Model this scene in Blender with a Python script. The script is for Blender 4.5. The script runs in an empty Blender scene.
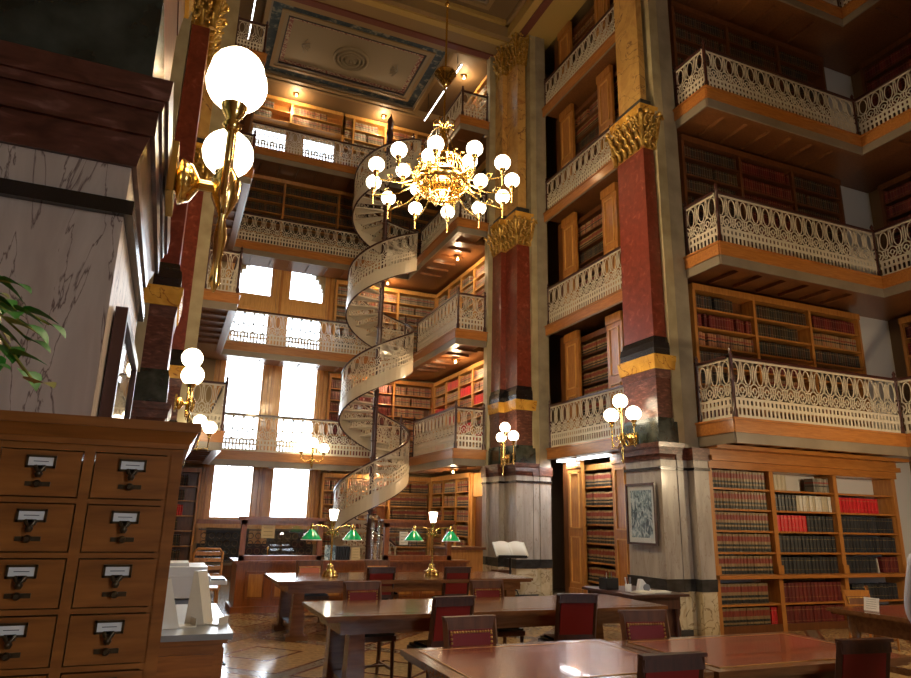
import bpy, math, random
from mathutils import Vector, Matrix
PI = math.pi
E = 1.6                                   # eye height; survey heights below are relative to it
scene = bpy.context.scene
C = scene.collection

# ------------------------------------------------------------------ camera
yaw, pitch, roll = [math.radians(a) for a in (22.42, 15.04, 1.283)]
fw = Vector((math.sin(yaw)*math.cos(pitch), math.cos(yaw)*math.cos(pitch), math.sin(pitch)))
rt = Vector((math.cos(yaw), -math.sin(yaw), 0)); up = rt.cross(fw)
r2 = rt*math.cos(roll) + up*math.sin(roll); u2 = -rt*math.sin(roll) + up*math.cos(roll)
cam = bpy.data.cameras.new('camera'); co = bpy.data.objects.new('camera', cam); C.objects.link(co)
m = Matrix((r2, u2, -fw)).transposed().to_4x4(); m.translation = Vector((0, 0, E)); co.matrix_world = m
cam.sensor_width = 36; cam.lens = 673/911*36; cam.clip_start = 0.05; cam.clip_end = 200
scene.camera = co
# ------------------------------------------------------------------ world and daylight
W = bpy.data.worlds.new('World'); scene.world = W; W.use_nodes = True
nt = W.node_tree; bg = nt.nodes['Background']
bg.inputs[1].default_value = 7.0
wt = nt.nodes.new('ShaderNodeTexCoord'); wsx = nt.nodes.new('ShaderNodeSeparateXYZ'); nt.links.new(wt.outputs['Generated'], wsx.inputs[0])
wr = nt.nodes.new('ShaderNodeValToRGB'); wm = nt.nodes.new('ShaderNodeMath'); wm.operation = 'MULTIPLY_ADD'; wm.inputs[1].default_value = .5; wm.inputs[2].default_value = .5
nt.links.new(wsx.outputs[2], wm.inputs[0]); nt.links.new(wm.outputs[0], wr.inputs[0]); nt.links.new(wr.outputs[0], bg.inputs[0])
wr.color_ramp.elements[0].position = .44; wr.color_ramp.elements[0].color = (.10, .11, .11, 1)     # ground
wr.color_ramp.elements[1].position = .485; wr.color_ramp.elements[1].color = (.80, .90, 1, 1)     # overcast sky
def area(name, loc, rot, sx, sy, power, col=(1, 1, 1), spread=PI):
    l = bpy.data.lights.new(name, 'AREA'); l.shape = 'RECTANGLE'; l.size = sx; l.size_y = sy
    l.energy = power; l.color = col; l.spread = spread
    o = bpy.data.objects.new(name, l); o.location = loc; o.rotation_euler = rot; C.objects.link(o); return o
area('daylight_back', (2.45, 20.55, 4.4), (-1.25, 0, 0), 2.8, 7.5, 330, (.85, .93, 1), 2.2)
area('daylight_rear', (4.5, -5.3, 2.9), (PI/2, 0, 0), 1.9, 2.3, 125, (.72, .84, 1))
def lamp(name, loc, power, col=(1, .72, .40), r=.1):
    l = bpy.data.lights.new(name, 'POINT'); l.energy = power; l.color = col; l.shadow_soft_size = r
    o = bpy.data.objects.new(name, l); o.location = loc; C.objects.link(o); return o
scene.view_settings.view_transform = 'Standard'; scene.view_settings.look = 'None'
scene.view_settings.gamma = 1; scene.view_settings.use_curve_mapping = False
scene.view_settings.exposure = 0.0
try:
    scene.cycles.use_denoising = True
    scene.cycles.max_bounces = 7; scene.cycles.diffuse_bounces = 4; scene.cycles.glossy_bounces = 3
    scene.cycles.sample_clamp_indirect = 6; scene.cycles.caustics_reflective = False
    scene.cycles.caustics_refractive = False
except Exception: pass

# ------------------------------------------------------------------ materials
MATS = {}
def new(name):
    mt = bpy.data.materials.new(name); mt.use_nodes = True
    n = mt.node_tree; b = n.nodes['Principled BSDF']; MATS[name] = mt
    return mt, n, b
def solid(name, col, rough=.5, metal=0, coat=0, em=0, emc=None, spec=.5):
    mt, n, b = new(name)
    b.inputs['Base Color'].default_value = (*col, 1); b.inputs['Roughness'].default_value = rough
    b.inputs['Metallic'].default_value = metal; b.inputs['Coat Weight'].default_value = coat
    b.inputs['Specular IOR Level'].default_value = spec
    if em:
        b.inputs['Emission Color'].default_value = (*(emc or col), 1); b.inputs['Emission Strength'].default_value = em
    return mt
def ramp(n, cols):
    r = n.nodes.new('ShaderNodeValToRGB'); e = r.color_ramp.elements
    while len(e) < len(cols): e.new(.5)
    for k, (p, c) in enumerate(cols): e[k].position = p; e[k].color = (*c, 1)
    return r
def noisy(name, cols, scale=(1, 1, 1), nscale=4, detail=5, rough=.4, coat=0, dist=0, bump=0, metal=0, vein=None, kind='noise'):
    mt, n, b = new(name); L = n.links.new
    tc = n.nodes.new('ShaderNodeTexCoord'); mp = n.nodes.new('ShaderNodeMapping')
    mp.inputs['Scale'].default_value = scale; L(tc.outputs['Object'], mp.inputs[0])
    t = n.nodes.new('ShaderNodeTexNoise'); t.inputs['Scale'].default_value = nscale
    t.inputs['Detail'].default_value = detail; t.inputs['Distortion'].default_value = dist
    L(mp.outputs[0], t.inputs['Vector'])
    r = ramp(n, cols); L(t.outputs['Fac'], r.inputs[0]); out = r.outputs[0]
    if vein:
        v = n.nodes.new('ShaderNodeTexNoise'); v.inputs['Scale'].default_value = vein[1]; v.inputs['Detail'].default_value = 6
        v.inputs['Distortion'].default_value = 1.2
        L(mp.outputs[0], v.inputs['Vector'])
        w = vein[2]; vr = ramp(n, [(.5-w, (0, 0, 0)), (.5, (1, 1, 1)), (.5+w, (0, 0, 0))]); L(v.outputs['Fac'], vr.inputs[0])
        mx = n.nodes.new('ShaderNodeMixRGB'); mx.inputs[2].default_value = (*vein[0], 1)
        L(vr.outputs[0], mx.inputs[0]); L(out, mx.inputs[1]); out = mx.outputs[0]
    L(out, b.inputs['Base Color'])
    b.inputs['Roughness'].default_value = rough; b.inputs['Coat Weight'].default_value = coat
    b.inputs['Coat Roughness'].default_value = .12; b.inputs['Metallic'].default_value = metal
    if bump:
        bp = n.nodes.new('ShaderNodeBump'); bp.inputs['Strength'].default_value = bump; bp.inputs['Distance'].default_value = .02
        L(t.outputs['Fac'], bp.inputs['Height']); L(bp.outputs[0], b.inputs['Normal'])
    return mt
def wood(name, a, c, rough=.35, coat=.3, sc=(9, 9, 1.2)):
    return noisy(name, [(.3, a), (.7, c)], sc, 3, 6, rough, coat, .6)
wood('oak', (.33, .125, .026), (.50, .215, .050))
wood('oak_light', (.50, .24, .06), (.66, .36, .11))
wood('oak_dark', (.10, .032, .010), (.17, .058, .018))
wood('oak_x', (.33, .115, .022), (.48, .19, .040), sc=(1.2, 9, 9))
wood('oak_y', (.33, .115, .022), (.48, .19, .040), sc=(9, 1.2, 9))
wood('catalog_oak', (.22, .072, .013), (.39, .135, .026), .34, .25, (1.5, 9, 14))
wood('table_wood', (.13, .050, .018), (.22, .090, .032), .22, .5, (1.2, 9, 9))
wood('chair_wood', (.040, .012, .006), (.075, .022, .010), .4, .1)
wood('chair_wood_light', (.10, .036, .014), (.16, .060, .022), .5, 0)
wood('desk_wood', (.20, .055, .012), (.32, .095, .022), .35, .3)
noisy('grey_marble', [(.3, (.30, .26, .22)), (.7, (.46, .41, .36))], (3.5, 3.5, .6), 2.2, 5, .30, .2, .8, vein=((.20, .13, .10), 2.2, .007))
noisy('pink_marble', [(.3, (.44, .33, .25)), (.7, (.66, .53, .41))], (4.0, 4.0, .9), 2.0, 5, .42, .0, .8, vein=((.15, .085, .065), 2.0, .012))
noisy('tan_marble', [(.3, (.42, .32, .17)), (.6, (.62, .54, .38)), (.75, (.40, .24, .10))], (1, 1, 1), 3, 6, .35, .2, .5, vein=((.20, .13, .06), 3, .02))
noisy('dark_marble', [(.35, (.012, .012, .012)), (.7, (.055, .055, .055))], (1, 1, 2), 5, 6, .3, .15)
noisy('black_marble', [(.35, (.006, .005, .005)), (.7, (.025, .02, .02))], (1, 1, 2), 5, 6, .2, .3)
noisy('maroon_marble', [(.35, (.055, .015, .009)), (.58, (.12, .038, .024)), (.72, (.24, .11, .08))], (1, 1, 3), 9, 9, .28, .2, .6)
noisy('green_marble', [(.35, (.012, .016, .012)), (.7, (.045, .055, .042))], (1, 1, 1), 7, 6, .25, .3)
noisy('red_scagliola', [(.35, (.13, .020, .010)), (.60, (.19, .034, .018)), (.76, (.32, .11, .07))], (1, 1, 1), 9, 7, .3, .25, .8)
noisy('yellow_scagliola', [(.3, (.40, .20, .045)), (.55, (.58, .34, .10)), (.75, (.36, .15, .035))], (1, 1, 1), 2.2, 6, .3, .25, 1, vein=((.14, .05, .02), 1.4, .010))
noisy('gold_scagliola', [(.3, (.55, .26, .03)), (.6, (.76, .42, .07)), (.8, (.42, .15, .02))], (1, 1, 1), 2.6, 6, .2, .4, 1, vein=((.25, .08, .02), 2, .012))
noisy('tan_strip', [(.3, (.30, .24, .13)), (.7, (.44, .37, .22))], (1, 1, 1), 3, 4, .45, .1)
noisy('grey_strip', [(.3, (.22, .185, .13)), (.7, (.33, .28, .20))], (1, 1, 1), 3, 4, .45, .1)
noisy('soffit_strip', [(.3, (.20, .16, .115)), (.7, (.27, .22, .16))], (1, 1, 1), 2, 3, .35, .2)
noisy('gilding', [(.35, (.50, .29, .06)), (.65, (.78, .52, .15))], (1, 1, 1), 14, 4, .32, 0, metal=.85, bump=.3)
solid('brass', (.86, .60, .20), .18, 1)
solid('dark_brass', (.10, .075, .045), .35, .8)
solid('iron_cream', (.66, .58, .45), .40, 0, .1)
solid('iron_brown', (.055, .016, .012), .28, 0, .3)
solid('plaster_white', (.62, .60, .58), .7)
solid('plaster_warm', (.36, .25, .12), .7)
solid('plaster_brown', (.16, .09, .04), .7)  # plain dark brown plaster, one even colour
solid('cove', (.17, .105, .05), .6)
solid('leather_red', (.20, .014, .012), .5, 0, .0, spec=.25)
solid('leather_orange', (.50, .11, .03), .33, 0, .15)
solid('leather_top', (.235, .040, .018), .26, 0, .25)
solid('seat_black', (.012, .010, .012), .25, 0, .3)
solid('white_plastic', (.68, .70, .74), .35)
solid('grey_plastic', (.16, .18, .22), .4)
solid('paper', (.82, .80, .74), .7)
solid('paper_tan', (.60, .48, .28), .7)
solid('ink', (.06, .05, .05), .7)
solid('shade_green', (.005, .33, .10), .12, 0, .6, em=.28, emc=(.01, .40, .12))
solid('globe_glow', (1, .93, .80), .3, em=11, emc=(1, .86, .60))
solid('lantern_glow', (1, .95, .85), .3, em=9, emc=(1, .90, .72))
solid('tube_glow', (1, 1, 1), .3, em=9, emc=(.93, .98, 1))
solid('bulb_glow', (1, .9, .7), .3, em=9, emc=(1, .82, .5))
solid('chrome', (.75, .8, .86), .12, 1)
solid('iron_black', (.02, .018, .018), .35, .4)
solid('leaf', (.06, .26, .03), .4)
solid('leaf_yellow', (.35, .34, .06), .4)
solid('skin', (.55, .34, .25), .5)
solid('hair', (.09, .05, .03), .6)
solid('shirt', (.62, .64, .78), .8)
solid('trousers', (.03, .035, .06), .8)
solid('plaster_tan', (.28, .18, .08), .6)
solid('plaster_gold', (.46, .30, .09), .5)
solid('plaster_maroon', (.16, .045, .03), .6)
solid('plaster_panel', (.27, .205, .12), .7)
wood('soffit_wood', (.13, .045, .014), (.20, .075, .024))
solid('bulb_dim', (1, .9, .7), .3, em=3, emc=(1, .80, .45))
solid('plaster_line', (.03, .02, .02), .6)
solid('acrylic', (.70, .66, .58), .25, 0, .3)
solid('marble_top', (.24, .25, .27), .3, 0, .2)
solid('mat_board', (.72, .78, .84), .7)
noisy('blue_frieze', [(.40, (.025, .042, .055)), (.56, (.045, .07, .08)), (.68, (.22, .21, .16))], (1, 1, 1), 6, 2, .6)
noisy('red_frieze', [(.45, (.40, .30, .20)), (.55, (.22, .06, .05))], (1, 1, 1), 14, 2, .6)
noisy('print_art', [(.38, (.06, .11, .18)), (.5, (.28, .42, .55)), (.60, (.62, .74, .84))], (1, 1, .6), 14, 6, .5, dist=1.5)
# window glass: mostly clear, a little mirror
mt, n, b = new('glass'); L = n.links.new
tr = n.nodes.new('ShaderNodeBsdfTransparent'); gl = n.nodes.new('ShaderNodeBsdfGlossy'); gl.inputs['Roughness'].default_value = .02
mx = n.nodes.new('ShaderNodeMixShader'); mx.inputs[0].default_value = .08
L(tr.outputs[0], mx.inputs[1]); L(gl.outputs[0], mx.inputs[2]); L(mx.outputs[0], n.nodes['Material Output'].inputs[0])
mt, n, b = new('picture_glass'); L = n.links.new
tr = n.nodes.new('ShaderNodeBsdfTransparent'); gl = n.nodes.new('ShaderNodeBsdfGlossy'); gl.inputs['Roughness'].default_value = .02
fr = n.nodes.new('ShaderNodeLayerWeight'); fr.inputs[0].default_value = .5
pw = n.nodes.new('ShaderNodeMath'); pw.operation = 'POWER'; pw.inputs[1].default_value = 4; L(fr.outputs['Facing'], pw.inputs[0])
ad = n.nodes.new('ShaderNodeMath'); ad.operation = 'MULTIPLY_ADD'; ad.inputs[1].default_value = .9; ad.inputs[2].default_value = .04; L(pw.outputs[0], ad.inputs[0])
mx = n.nodes.new('ShaderNodeMixShader'); L(ad.outputs[0], mx.inputs[0])
L(tr.outputs[0], mx.inputs[1]); L(gl.outputs[0], mx.inputs[2]); L(mx.outputs[0], n.nodes['Material Output'].inputs[0])
# books: colour from the attribute of each book, bands on the spine from UV height
def bookmat(name, bands):
    mt, n, b = new(name); L = n.links.new
    at = n.nodes.new('ShaderNodeAttribute'); at.attribute_name = 'tint'
    uv = n.nodes.new('ShaderNodeUVMap'); sp = n.nodes.new('ShaderNodeSeparateXYZ'); L(uv.outputs[0], sp.inputs[0])
    out = at.outputs['Color']
    for (lo, hi, col) in bands:
        a = n.nodes.new('ShaderNodeMath'); a.operation = 'GREATER_THAN'; a.inputs[1].default_value = lo; L(sp.outputs[1], a.inputs[0])
        c = n.nodes.new('ShaderNodeMath'); c.operation = 'LESS_THAN'; c.inputs[1].default_value = hi; L(sp.outputs[1], c.inputs[0])
        d = n.nodes.new('ShaderNodeMath'); d.operation = 'MULTIPLY'; L(a.outputs[0], d.inputs[0]); L(c.outputs[0], d.inputs[1])
        e = n.nodes.new('ShaderNodeMixRGB'); e.inputs[2].default_value = (*col, 1); L(d.outputs[0], e.inputs[0]); L(out, e.inputs[1]); out = e.outputs[0]
    L(out, b.inputs['Base Color']); b.inputs['Roughness'].default_value = .45
bookmat('book_banded', [(.58, .86, (.20, .030, .016)), (.30, .42, (.015, .014, .012)), (.02, .20, (.015, .014, .012))])
bookmat('book_plain', [(.80, .815, (.45, .33, .12)), (.24, .25, (.45, .33, .12))])
bookmat('book_calf', [(.62, .74, (.22, .03, .02)), (.40, .50, (.02, .02, .02))])
# floor: polished mosaic with diagonal guilloche bands
mt, n, b = new('floor_tile'); L = n.links.new
tc = n.nodes.new('ShaderNodeTexCoord')
mp = n.nodes.new('ShaderNodeMapping'); mp.inputs['Rotation'].default_value = (0, 0, PI/4); mp.inputs['Scale'].default_value = (.55, .55, .55)
L(tc.outputs['Object'], mp.inputs[0])
sp = n.nodes.new('ShaderNodeSeparateXYZ'); L(mp.outputs[0], sp.inputs[0])
def mth(op, a, bv=None):
    q = n.nodes.new('ShaderNodeMath'); q.operation = op
    if hasattr(a, 'links'): L(a, q.inputs[0])
    else: q.inputs[0].default_value = a
    if bv is not None:
        if hasattr(bv, 'links'): L(bv, q.inputs[1])
        else: q.inputs[1].default_value = bv
    return q.outputs[0]
fx = mth('ABSOLUTE', mth('SUBTRACT', mth('FRACT', sp.outputs[0]), .5)); fy = mth('ABSOLUTE', mth('SUBTRACT', mth('FRACT', sp.outputs[1]), .5))
mmin = mth('MINIMUM', fx, fy)
r = ramp(n, [(0, (.30, .26, .20)), (.035, (.30, .26, .20)), (.036, (.20, .05, .03)), (.06, (.20, .05, .03)), (.061, (.50, .33, .16)), (.3, (.50, .33, .16)), (.301, (.22, .07, .04)), (.33, (.50, .36, .19)), (.5, (.46, .30, .15))])
r.color_ramp.interpolation = 'CONSTANT'; L(mmin, r.inputs[0])
ns = n.nodes.new('ShaderNodeTexNoise'); ns.inputs['Scale'].default_value = 18; L(tc.outputs['Object'], ns.inputs['Vector'])
nr = ramp(n, [(.3, (.6, .6, .6)), (.7, (1, 1, 1))]); L(ns.outputs['Fac'], nr.inputs[0])
mx = n.nodes.new('ShaderNodeMixRGB'); mx.blend_type = 'MULTIPLY'; mx.inputs[0].default_value = 1; L(r.outputs[0], mx.inputs[1]); L(nr.outputs[0], mx.inputs[2])
L(mx.outputs[0], b.inputs['Base Color']); b.inputs['Roughness'].default_value = .16

# ------------------------------------------------------------------ mesh helpers
class MB:
    def __init__(s): s.v = []; s.f = []; s.m = []; s.mats = []; s.smooth = []; s.uv = None; s.tint = None
    def mi(s, mat):
        if mat not in s.mats: s.mats.append(mat)
        return s.mats.index(mat)
    def add(s, vs, fs, mat, smooth=False):
        o = len(s.v); s.v += [tuple(p) for p in vs]; k = s.mi(mat)
        for f in fs: s.f.append(tuple(i+o for i in f)); s.m.append(k); s.smooth.append(smooth)
    def box(s, x0, x1, y0, y1, z0, z1, mat):
        if x0 > x1: x0, x1 = x1, x0
        if y0 > y1: y0, y1 = y1, y0
        s.add([(x0, y0, z0), (x1, y0, z0), (x1, y1, z0), (x0, y1, z0), (x0, y0, z1), (x1, y0, z1), (x1, y1, z1), (x0, y1, z1)],
              [(0, 3, 2, 1), (4, 5, 6, 7), (0, 1, 5, 4), (1, 2, 6, 5), (2, 3, 7, 6), (3, 0, 4, 7)], mat)
    def frustum(s, a, z0, c, z1, mat):      # a, c = (x0,x1,y0,y1) at z0 and z1
        s.add([(a[0], a[2], z0), (a[1], a[2], z0), (a[1], a[3], z0), (a[0], a[3], z0), (c[0], c[2], z1), (c[1], c[2], z1), (c[1], c[3], z1), (c[0], c[3], z1)],
              [(0, 3, 2, 1), (4, 5, 6, 7), (0, 1, 5, 4), (1, 2, 6, 5), (2, 3, 7, 6), (3, 0, 4, 7)], mat)
    def prism(s, poly, z0, z1, mat):
        n = len(poly)
        s.add([(x, y, z0) for x, y in poly]+[(x, y, z1) for x, y in poly],
              [tuple(range(n-1, -1, -1)), tuple(range(n, 2*n))]+[(i, (i+1) % n, n+(i+1) % n, n+i) for i in range(n)], mat)
    def lathe(s, prof, c, mat, n=16, axis=None, cap=True):
        vs = []; fs = []; k = len(prof)
        for i in range(n):
            a = 2*PI*i/n
            for r, z in prof: vs.append((r*math.cos(a), r*math.sin(a), z))
        if axis is not None:
            q = Vector((0, 0, 1)).rotation_difference(Vector(axis).normalized()); vs = [tuple(q @ Vector(p)) for p in vs]
        vs = [(p[0]+c[0], p[1]+c[1], p[2]+c[2]) for p in vs]
        for i in range(n):
            j = (i+1) % n
            for t in range(k-1): fs.append((i*k+t, j*k+t, j*k+t+1, i*k+t+1))
        s.add(vs, fs, mat, True)
        if cap and prof[0][0] > 1e-5: s.add([vs[i*k] for i in range(n)], [tuple(range(n-1, -1, -1))], mat)
        if cap and prof[-1][0] > 1e-5: s.add([vs[i*k+k-1] for i in range(n)], [tuple(range(n))], mat)
    def ball(s, c, r, mat, n=14, sz=1.0):
        h = n//2
        s.lathe([(max(r*math.sin(PI*i/h), 1e-6), -r*sz*math.cos(PI*i/h)) for i in range(h+1)], c, mat, n)
    def tube(s, pts, r, mat, n=6, close=False):
        pts = [Vector(p) for p in pts]; vs = []; k = len(pts); N = None
        for i, p in enumerate(pts):
            a = pts[max(i-1, 0)]; b2 = pts[min(i+1, k-1)]; t = (b2-a).normalized()
            if N is None: N = t.orthogonal().normalized()
            N = (N-t*N.dot(t)).normalized(); B = t.cross(N)
            rr = r[i] if isinstance(r, (list, tuple)) else r
            for j in range(n):
                w = 2*PI*(j+.5)/n; vs.append(tuple(p+(N*math.cos(w)+B*math.sin(w))*rr))
        fs = [(i*n+j, i*n+(j+1) % n, (i+1)*n+(j+1) % n, (i+1)*n+j) for i in range(k-1) for j in range(n)]
        s.add(vs, fs, mat, n > 4); s.add(vs[:n], [tuple(range(n-1, -1, -1))], mat); s.add(vs[-n:], [tuple(range(n))], mat)
    def xform(s, M):
        s.v = [tuple(M @ Vector(p)) for p in s.v]; return s
    def mesh(s, name):
        me = bpy.data.meshes.new(name); me.from_pydata(s.v, [], s.f)
        for a in s.mats: me.materials.append(MATS[a])
        me.polygons.foreach_set('material_index', s.m); me.polygons.foreach_set('use_smooth', s.smooth)
        if s.uv is not None:
            ul = me.uv_layers.new(name='UVMap'); ul.data.foreach_set('uv', s.uv)
            ca = me.color_attributes.new('tint', 'FLOAT_COLOR', 'CORNER'); ca.data.foreach_set('color', s.tint)
        me.update(); return me
    def build(s, name, parent=None, **kw):
        o = bpy.data.objects.new(name, s.mesh(name)); C.objects.link(o)
        if parent is not None:
            o.parent = parent
            if any(parent.location) and not kw.get('local'):
                loc = parent.location; o.data.transform(Matrix.Translation(-loc))
        if kw.get('label'): o['label'] = kw['label']
        return o
def tag(o, label, cat, group=None, kind=None):
    if label: o['label'] = label
    if cat: o['category'] = cat
    if group: o['group'] = group
    if kind: o['kind'] = kind
    return o
def thing(name, label, cat, loc=(0, 0, 0), rz=0, group=None):
    o = bpy.data.objects.new(name, None); C.objects.link(o); o.location = loc; o.rotation_euler = (0, 0, rz)
    return tag(o, label, cat, group)
def struct(name, mb, label=None, parent=None):
    o = mb.build(name, parent)
    if parent is None:
        o['kind'] = 'structure'; o['label'] = label or name.replace('_', ' '); o['category'] = name.split('_')[0]
    return o
def copy_tree(o, parent=None):
    c = o.copy(); C.objects.link(c)
    if parent is not None: c.parent = parent
    for ch in list(o.children): copy_tree(ch, c)
    return c

# ------------------------------------------------------------------ books
TAN = [(.33, .22, .10), (.28, .18, .08), (.38, .26, .12)]; CALF = [(.34, .20, .09), (.28, .15, .07), (.36, .24, .13), (.42, .18, .08), (.20, .08, .05)]
RED = [(.66, .020, .028), (.58, .015, .022), (.72, .03, .035)]; NAVY = [(.022, .026, .034), (.016, .018, .024), (.035, .04, .05)]
MAROON = [(.16, .018, .016), (.11, .014, .014), (.20, .03, .022)]; WHITE = [(.62, .58, .48), (.74, .72, .66), (.52, .46, .34)]
GREY = [(.27, .23, .17), (.18, .16, .12), (.33, .29, .22)]; DARKS = [(.05, .03, .02), (.03, .03, .03), (.09, .04, .025), (.07, .05, .03)]
STY = {'tan': ('book_banded', TAN), 'calf': ('book_calf', CALF), 'red': ('book_plain', RED), 'navy': ('book_plain', NAVY), 'maroon': ('book_plain', MAROON),
       'white': ('book_plain', WHITE), 'grey': ('book_calf', GREY), 'dark': ('book_plain', DARKS)}
def add_book(mb, P, U, V, w, h, d, sty, rnd):
    """book standing at P, width along U, depth going back along V (unit vectors); spine faces -V"""
    if mb.uv is None: mb.uv = []; mb.tint = []
    mat, cols = STY[sty]; c = rnd.choice(cols); k = .62+.36*rnd.random(); col = [c[0]*k, c[1]*k, c[2]*k, 1]
    U = Vector(U); V = Vector(V); Z = Vector((0, 0, 1)); P = Vector(P)
    a = [P+V*.010, P+U*w*.5, P+U*w+V*.010, P+U*w+V*d, P+V*d]     # rounded spine
    vs = a+[p+Z*h for p in a]
    mb.add(vs, [(0, 1, 6, 5), (1, 2, 7, 6), (2, 3, 8, 7), (4, 0, 5, 9), (5, 6, 7, 8, 9)], mat)
    mb.uv += [0, 0, 1, 0, 1, 1, 0, 1]*4+[.5, .95]*5; mb.tint += col*21
LB = MB()                                   # all the far books that are past counting
def fill(P, U, V, width, h, d, sty, seed, gap=.0, wbase=.05, full=1.0):
    rnd = random.Random(seed); x = .01; P = Vector(P); U = Vector(U)
    while x < width*full-.05:
        w = wbase*(.85+.3*rnd.random())
        if x+w > width-.005: break
        if rnd.random() < .97: add_book(LB, P+U*x, U, V, w*.95, h*(.93+.07*rnd.random()), d, sty, rnd)
        x += w
def bookcase(name, label, P, U, V, widths, z0, z1, rows, styles, seed, depth=.28, mat='oak', group=None, top=.12, full=1.0, wb=.05, empty=()):
    """a wall of shelves; P = front bottom corner at z0, U along the front, V towards the back"""
    U = Vector(U); V = Vector(V); Z = Vector((0, 0, 1)); P = Vector(P)
    t = thing(name, label, 'bookcase', tuple(P), 0, group); W = sum(widths)
    def bar(u0, u1, v0, v1, a, c, m, nm):
        mb = MB(); p = [P+U*u0+V*v0, P+U*u1+V*v0, P+U*u1+V*v1, P+U*u0+V*v1]
        if (p[1]-p[0]).cross(p[3]-p[0]).z < 0: p = p[::-1]
        mb.prism([(q.x, q.y) for q in p], a, c, m); return mb.build(nm, t)
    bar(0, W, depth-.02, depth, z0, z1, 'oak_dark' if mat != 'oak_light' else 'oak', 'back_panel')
    bar(-.03, W+.03, -.03, depth, z1-top, z1, mat, 'cornice')
    u = 0
    for k in range(len(widths)+1):
        bar(u-.03, u+.03, -.015, depth-.02, z0, z1-top, mat, 'upright')
        if k < len(widths): u += widths[k]
    H = (z1-top-z0)/rows
    for r in range(rows):
        bar(0, W, 0, depth-.02, z0+r*H, z0+r*H+.03, mat, 'shelf')
    u = 0; rnd = random.Random(seed)
    for k, w in enumerate(widths):
        for r in range(rows):
            st = styles[(r*len(widths)+k) % len(styles)] if isinstance(styles, (list, tuple)) else styles
            if st and (k, r) not in empty:
                fl = full if rnd.random() < .8 else full*(.6+.3*rnd.random())
                fill(P+U*(u+.03)+V*.02+Z*(r*H+.03), U, V, w-.06, (H-.03)*.80, .2, st, seed*97+k*13+r, full=fl, wbase=wb)
        u += w
    return t

# ------------------------------------------------------------------ iron lattice (u along, v up 0..1, w depth)
PITCH = .262
def lattice_unit():
    q = []      # list of (4 corner uv) strokes
    def bar(u0, u1, v0, v1): q.append([(u0, v0), (u1, v0), (u1, v1), (u0, v1)])
    def ring(cu, cv, ru, rv, s, n, a0=0, a1=2*PI):
        for i in range(n):
            a = a0+(a1-a0)*i/n; c = a0+(a1-a0)*(i+1)/n
            q.append([(cu+ru*math.cos(a), cv+rv*math.sin(a)), (cu+ru*math.cos(c), cv+rv*math.sin(c)),
                      (cu+(ru-s)*math.cos(c), cv+(rv-s)*math.sin(c)), (cu+(ru-s)*math.cos(a), cv+(rv-s)*math.sin(a))][::-1])
    p = PITCH
    for v0, v1 in ((0, .055), (.175, .225), (.300, .345), (.955, 1.0)): bar(0, p, v0, v1)
    hp = p/2.5*1.0
    k = 0
    for i in range(5):                     # posts between the small holes
        u = p*(i+.5)/5*1.0
        if i % 2 == 0 or True:
            pass
    for i in range(3):
        u = p*(i+.5)/3
        bar(u-.020, u+.020, .055, .175); bar(u-.024, u+.024, .225, .300)
    ring(p/2, .755, .086, .195, .016, 12)
    for s_ in (0, p):
        sg = 1 if s_ == 0 else -1
        bar(min(s_+sg*.012, s_+sg*.030), max(s_+sg*.012, s_+sg*.030), .60, .955)
        ring(s_, .47, .098, .130, .020, 8, -PI/2 if s_ == 0 else PI/2, PI/2 if s_ == 0 else 3*PI/2)
        ring(s_, .47, .045, .060, .018, 5, -PI/2 if s_ == 0 else PI/2, PI/2 if s_ == 0 else 3*PI/2)
        bar(min(s_, s_+sg*.030), max(s_, s_+sg*.030), .585, .64); bar(min(s_, s_+sg*.016), max(s_, s_+sg*.016), .345, .40)
        bar(min(s_, s_+sg*.030), max(s_, s_+sg*.030), .90, .96)
        bar(min(s_+sg*.04, s_+sg*.09), max(s_+sg*.04, s_+sg*.09), .462, .478)
    ring(p/2, .405, .036, .048, .020, 6)
    bar(p/2-.010, p/2+.010, .45, .58); bar(p/2-.05, p/2+.05, .535, .56)
    return q
LU = lattice_unit()
def lattice(mb, n, length, H, fn, mat='iron_cream', th=.012):
    """n units over length; fn(u,v,w) -> point. v is metres"""
    s = length/(n*PITCH)
    for k in range(n):
        for qd in LU:
            vs = []
            for w in (0, th):
                for (u, v) in qd: vs.append(tuple(fn((k*PITCH+u)*s, v*H, w)))
            mb.add(vs, [(0, 1, 2, 3), (7, 6, 5, 4), (0, 4, 5, 1), (1, 5, 6, 2), (2, 6, 7, 3), (3, 7, 4, 0)], mat)

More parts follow.
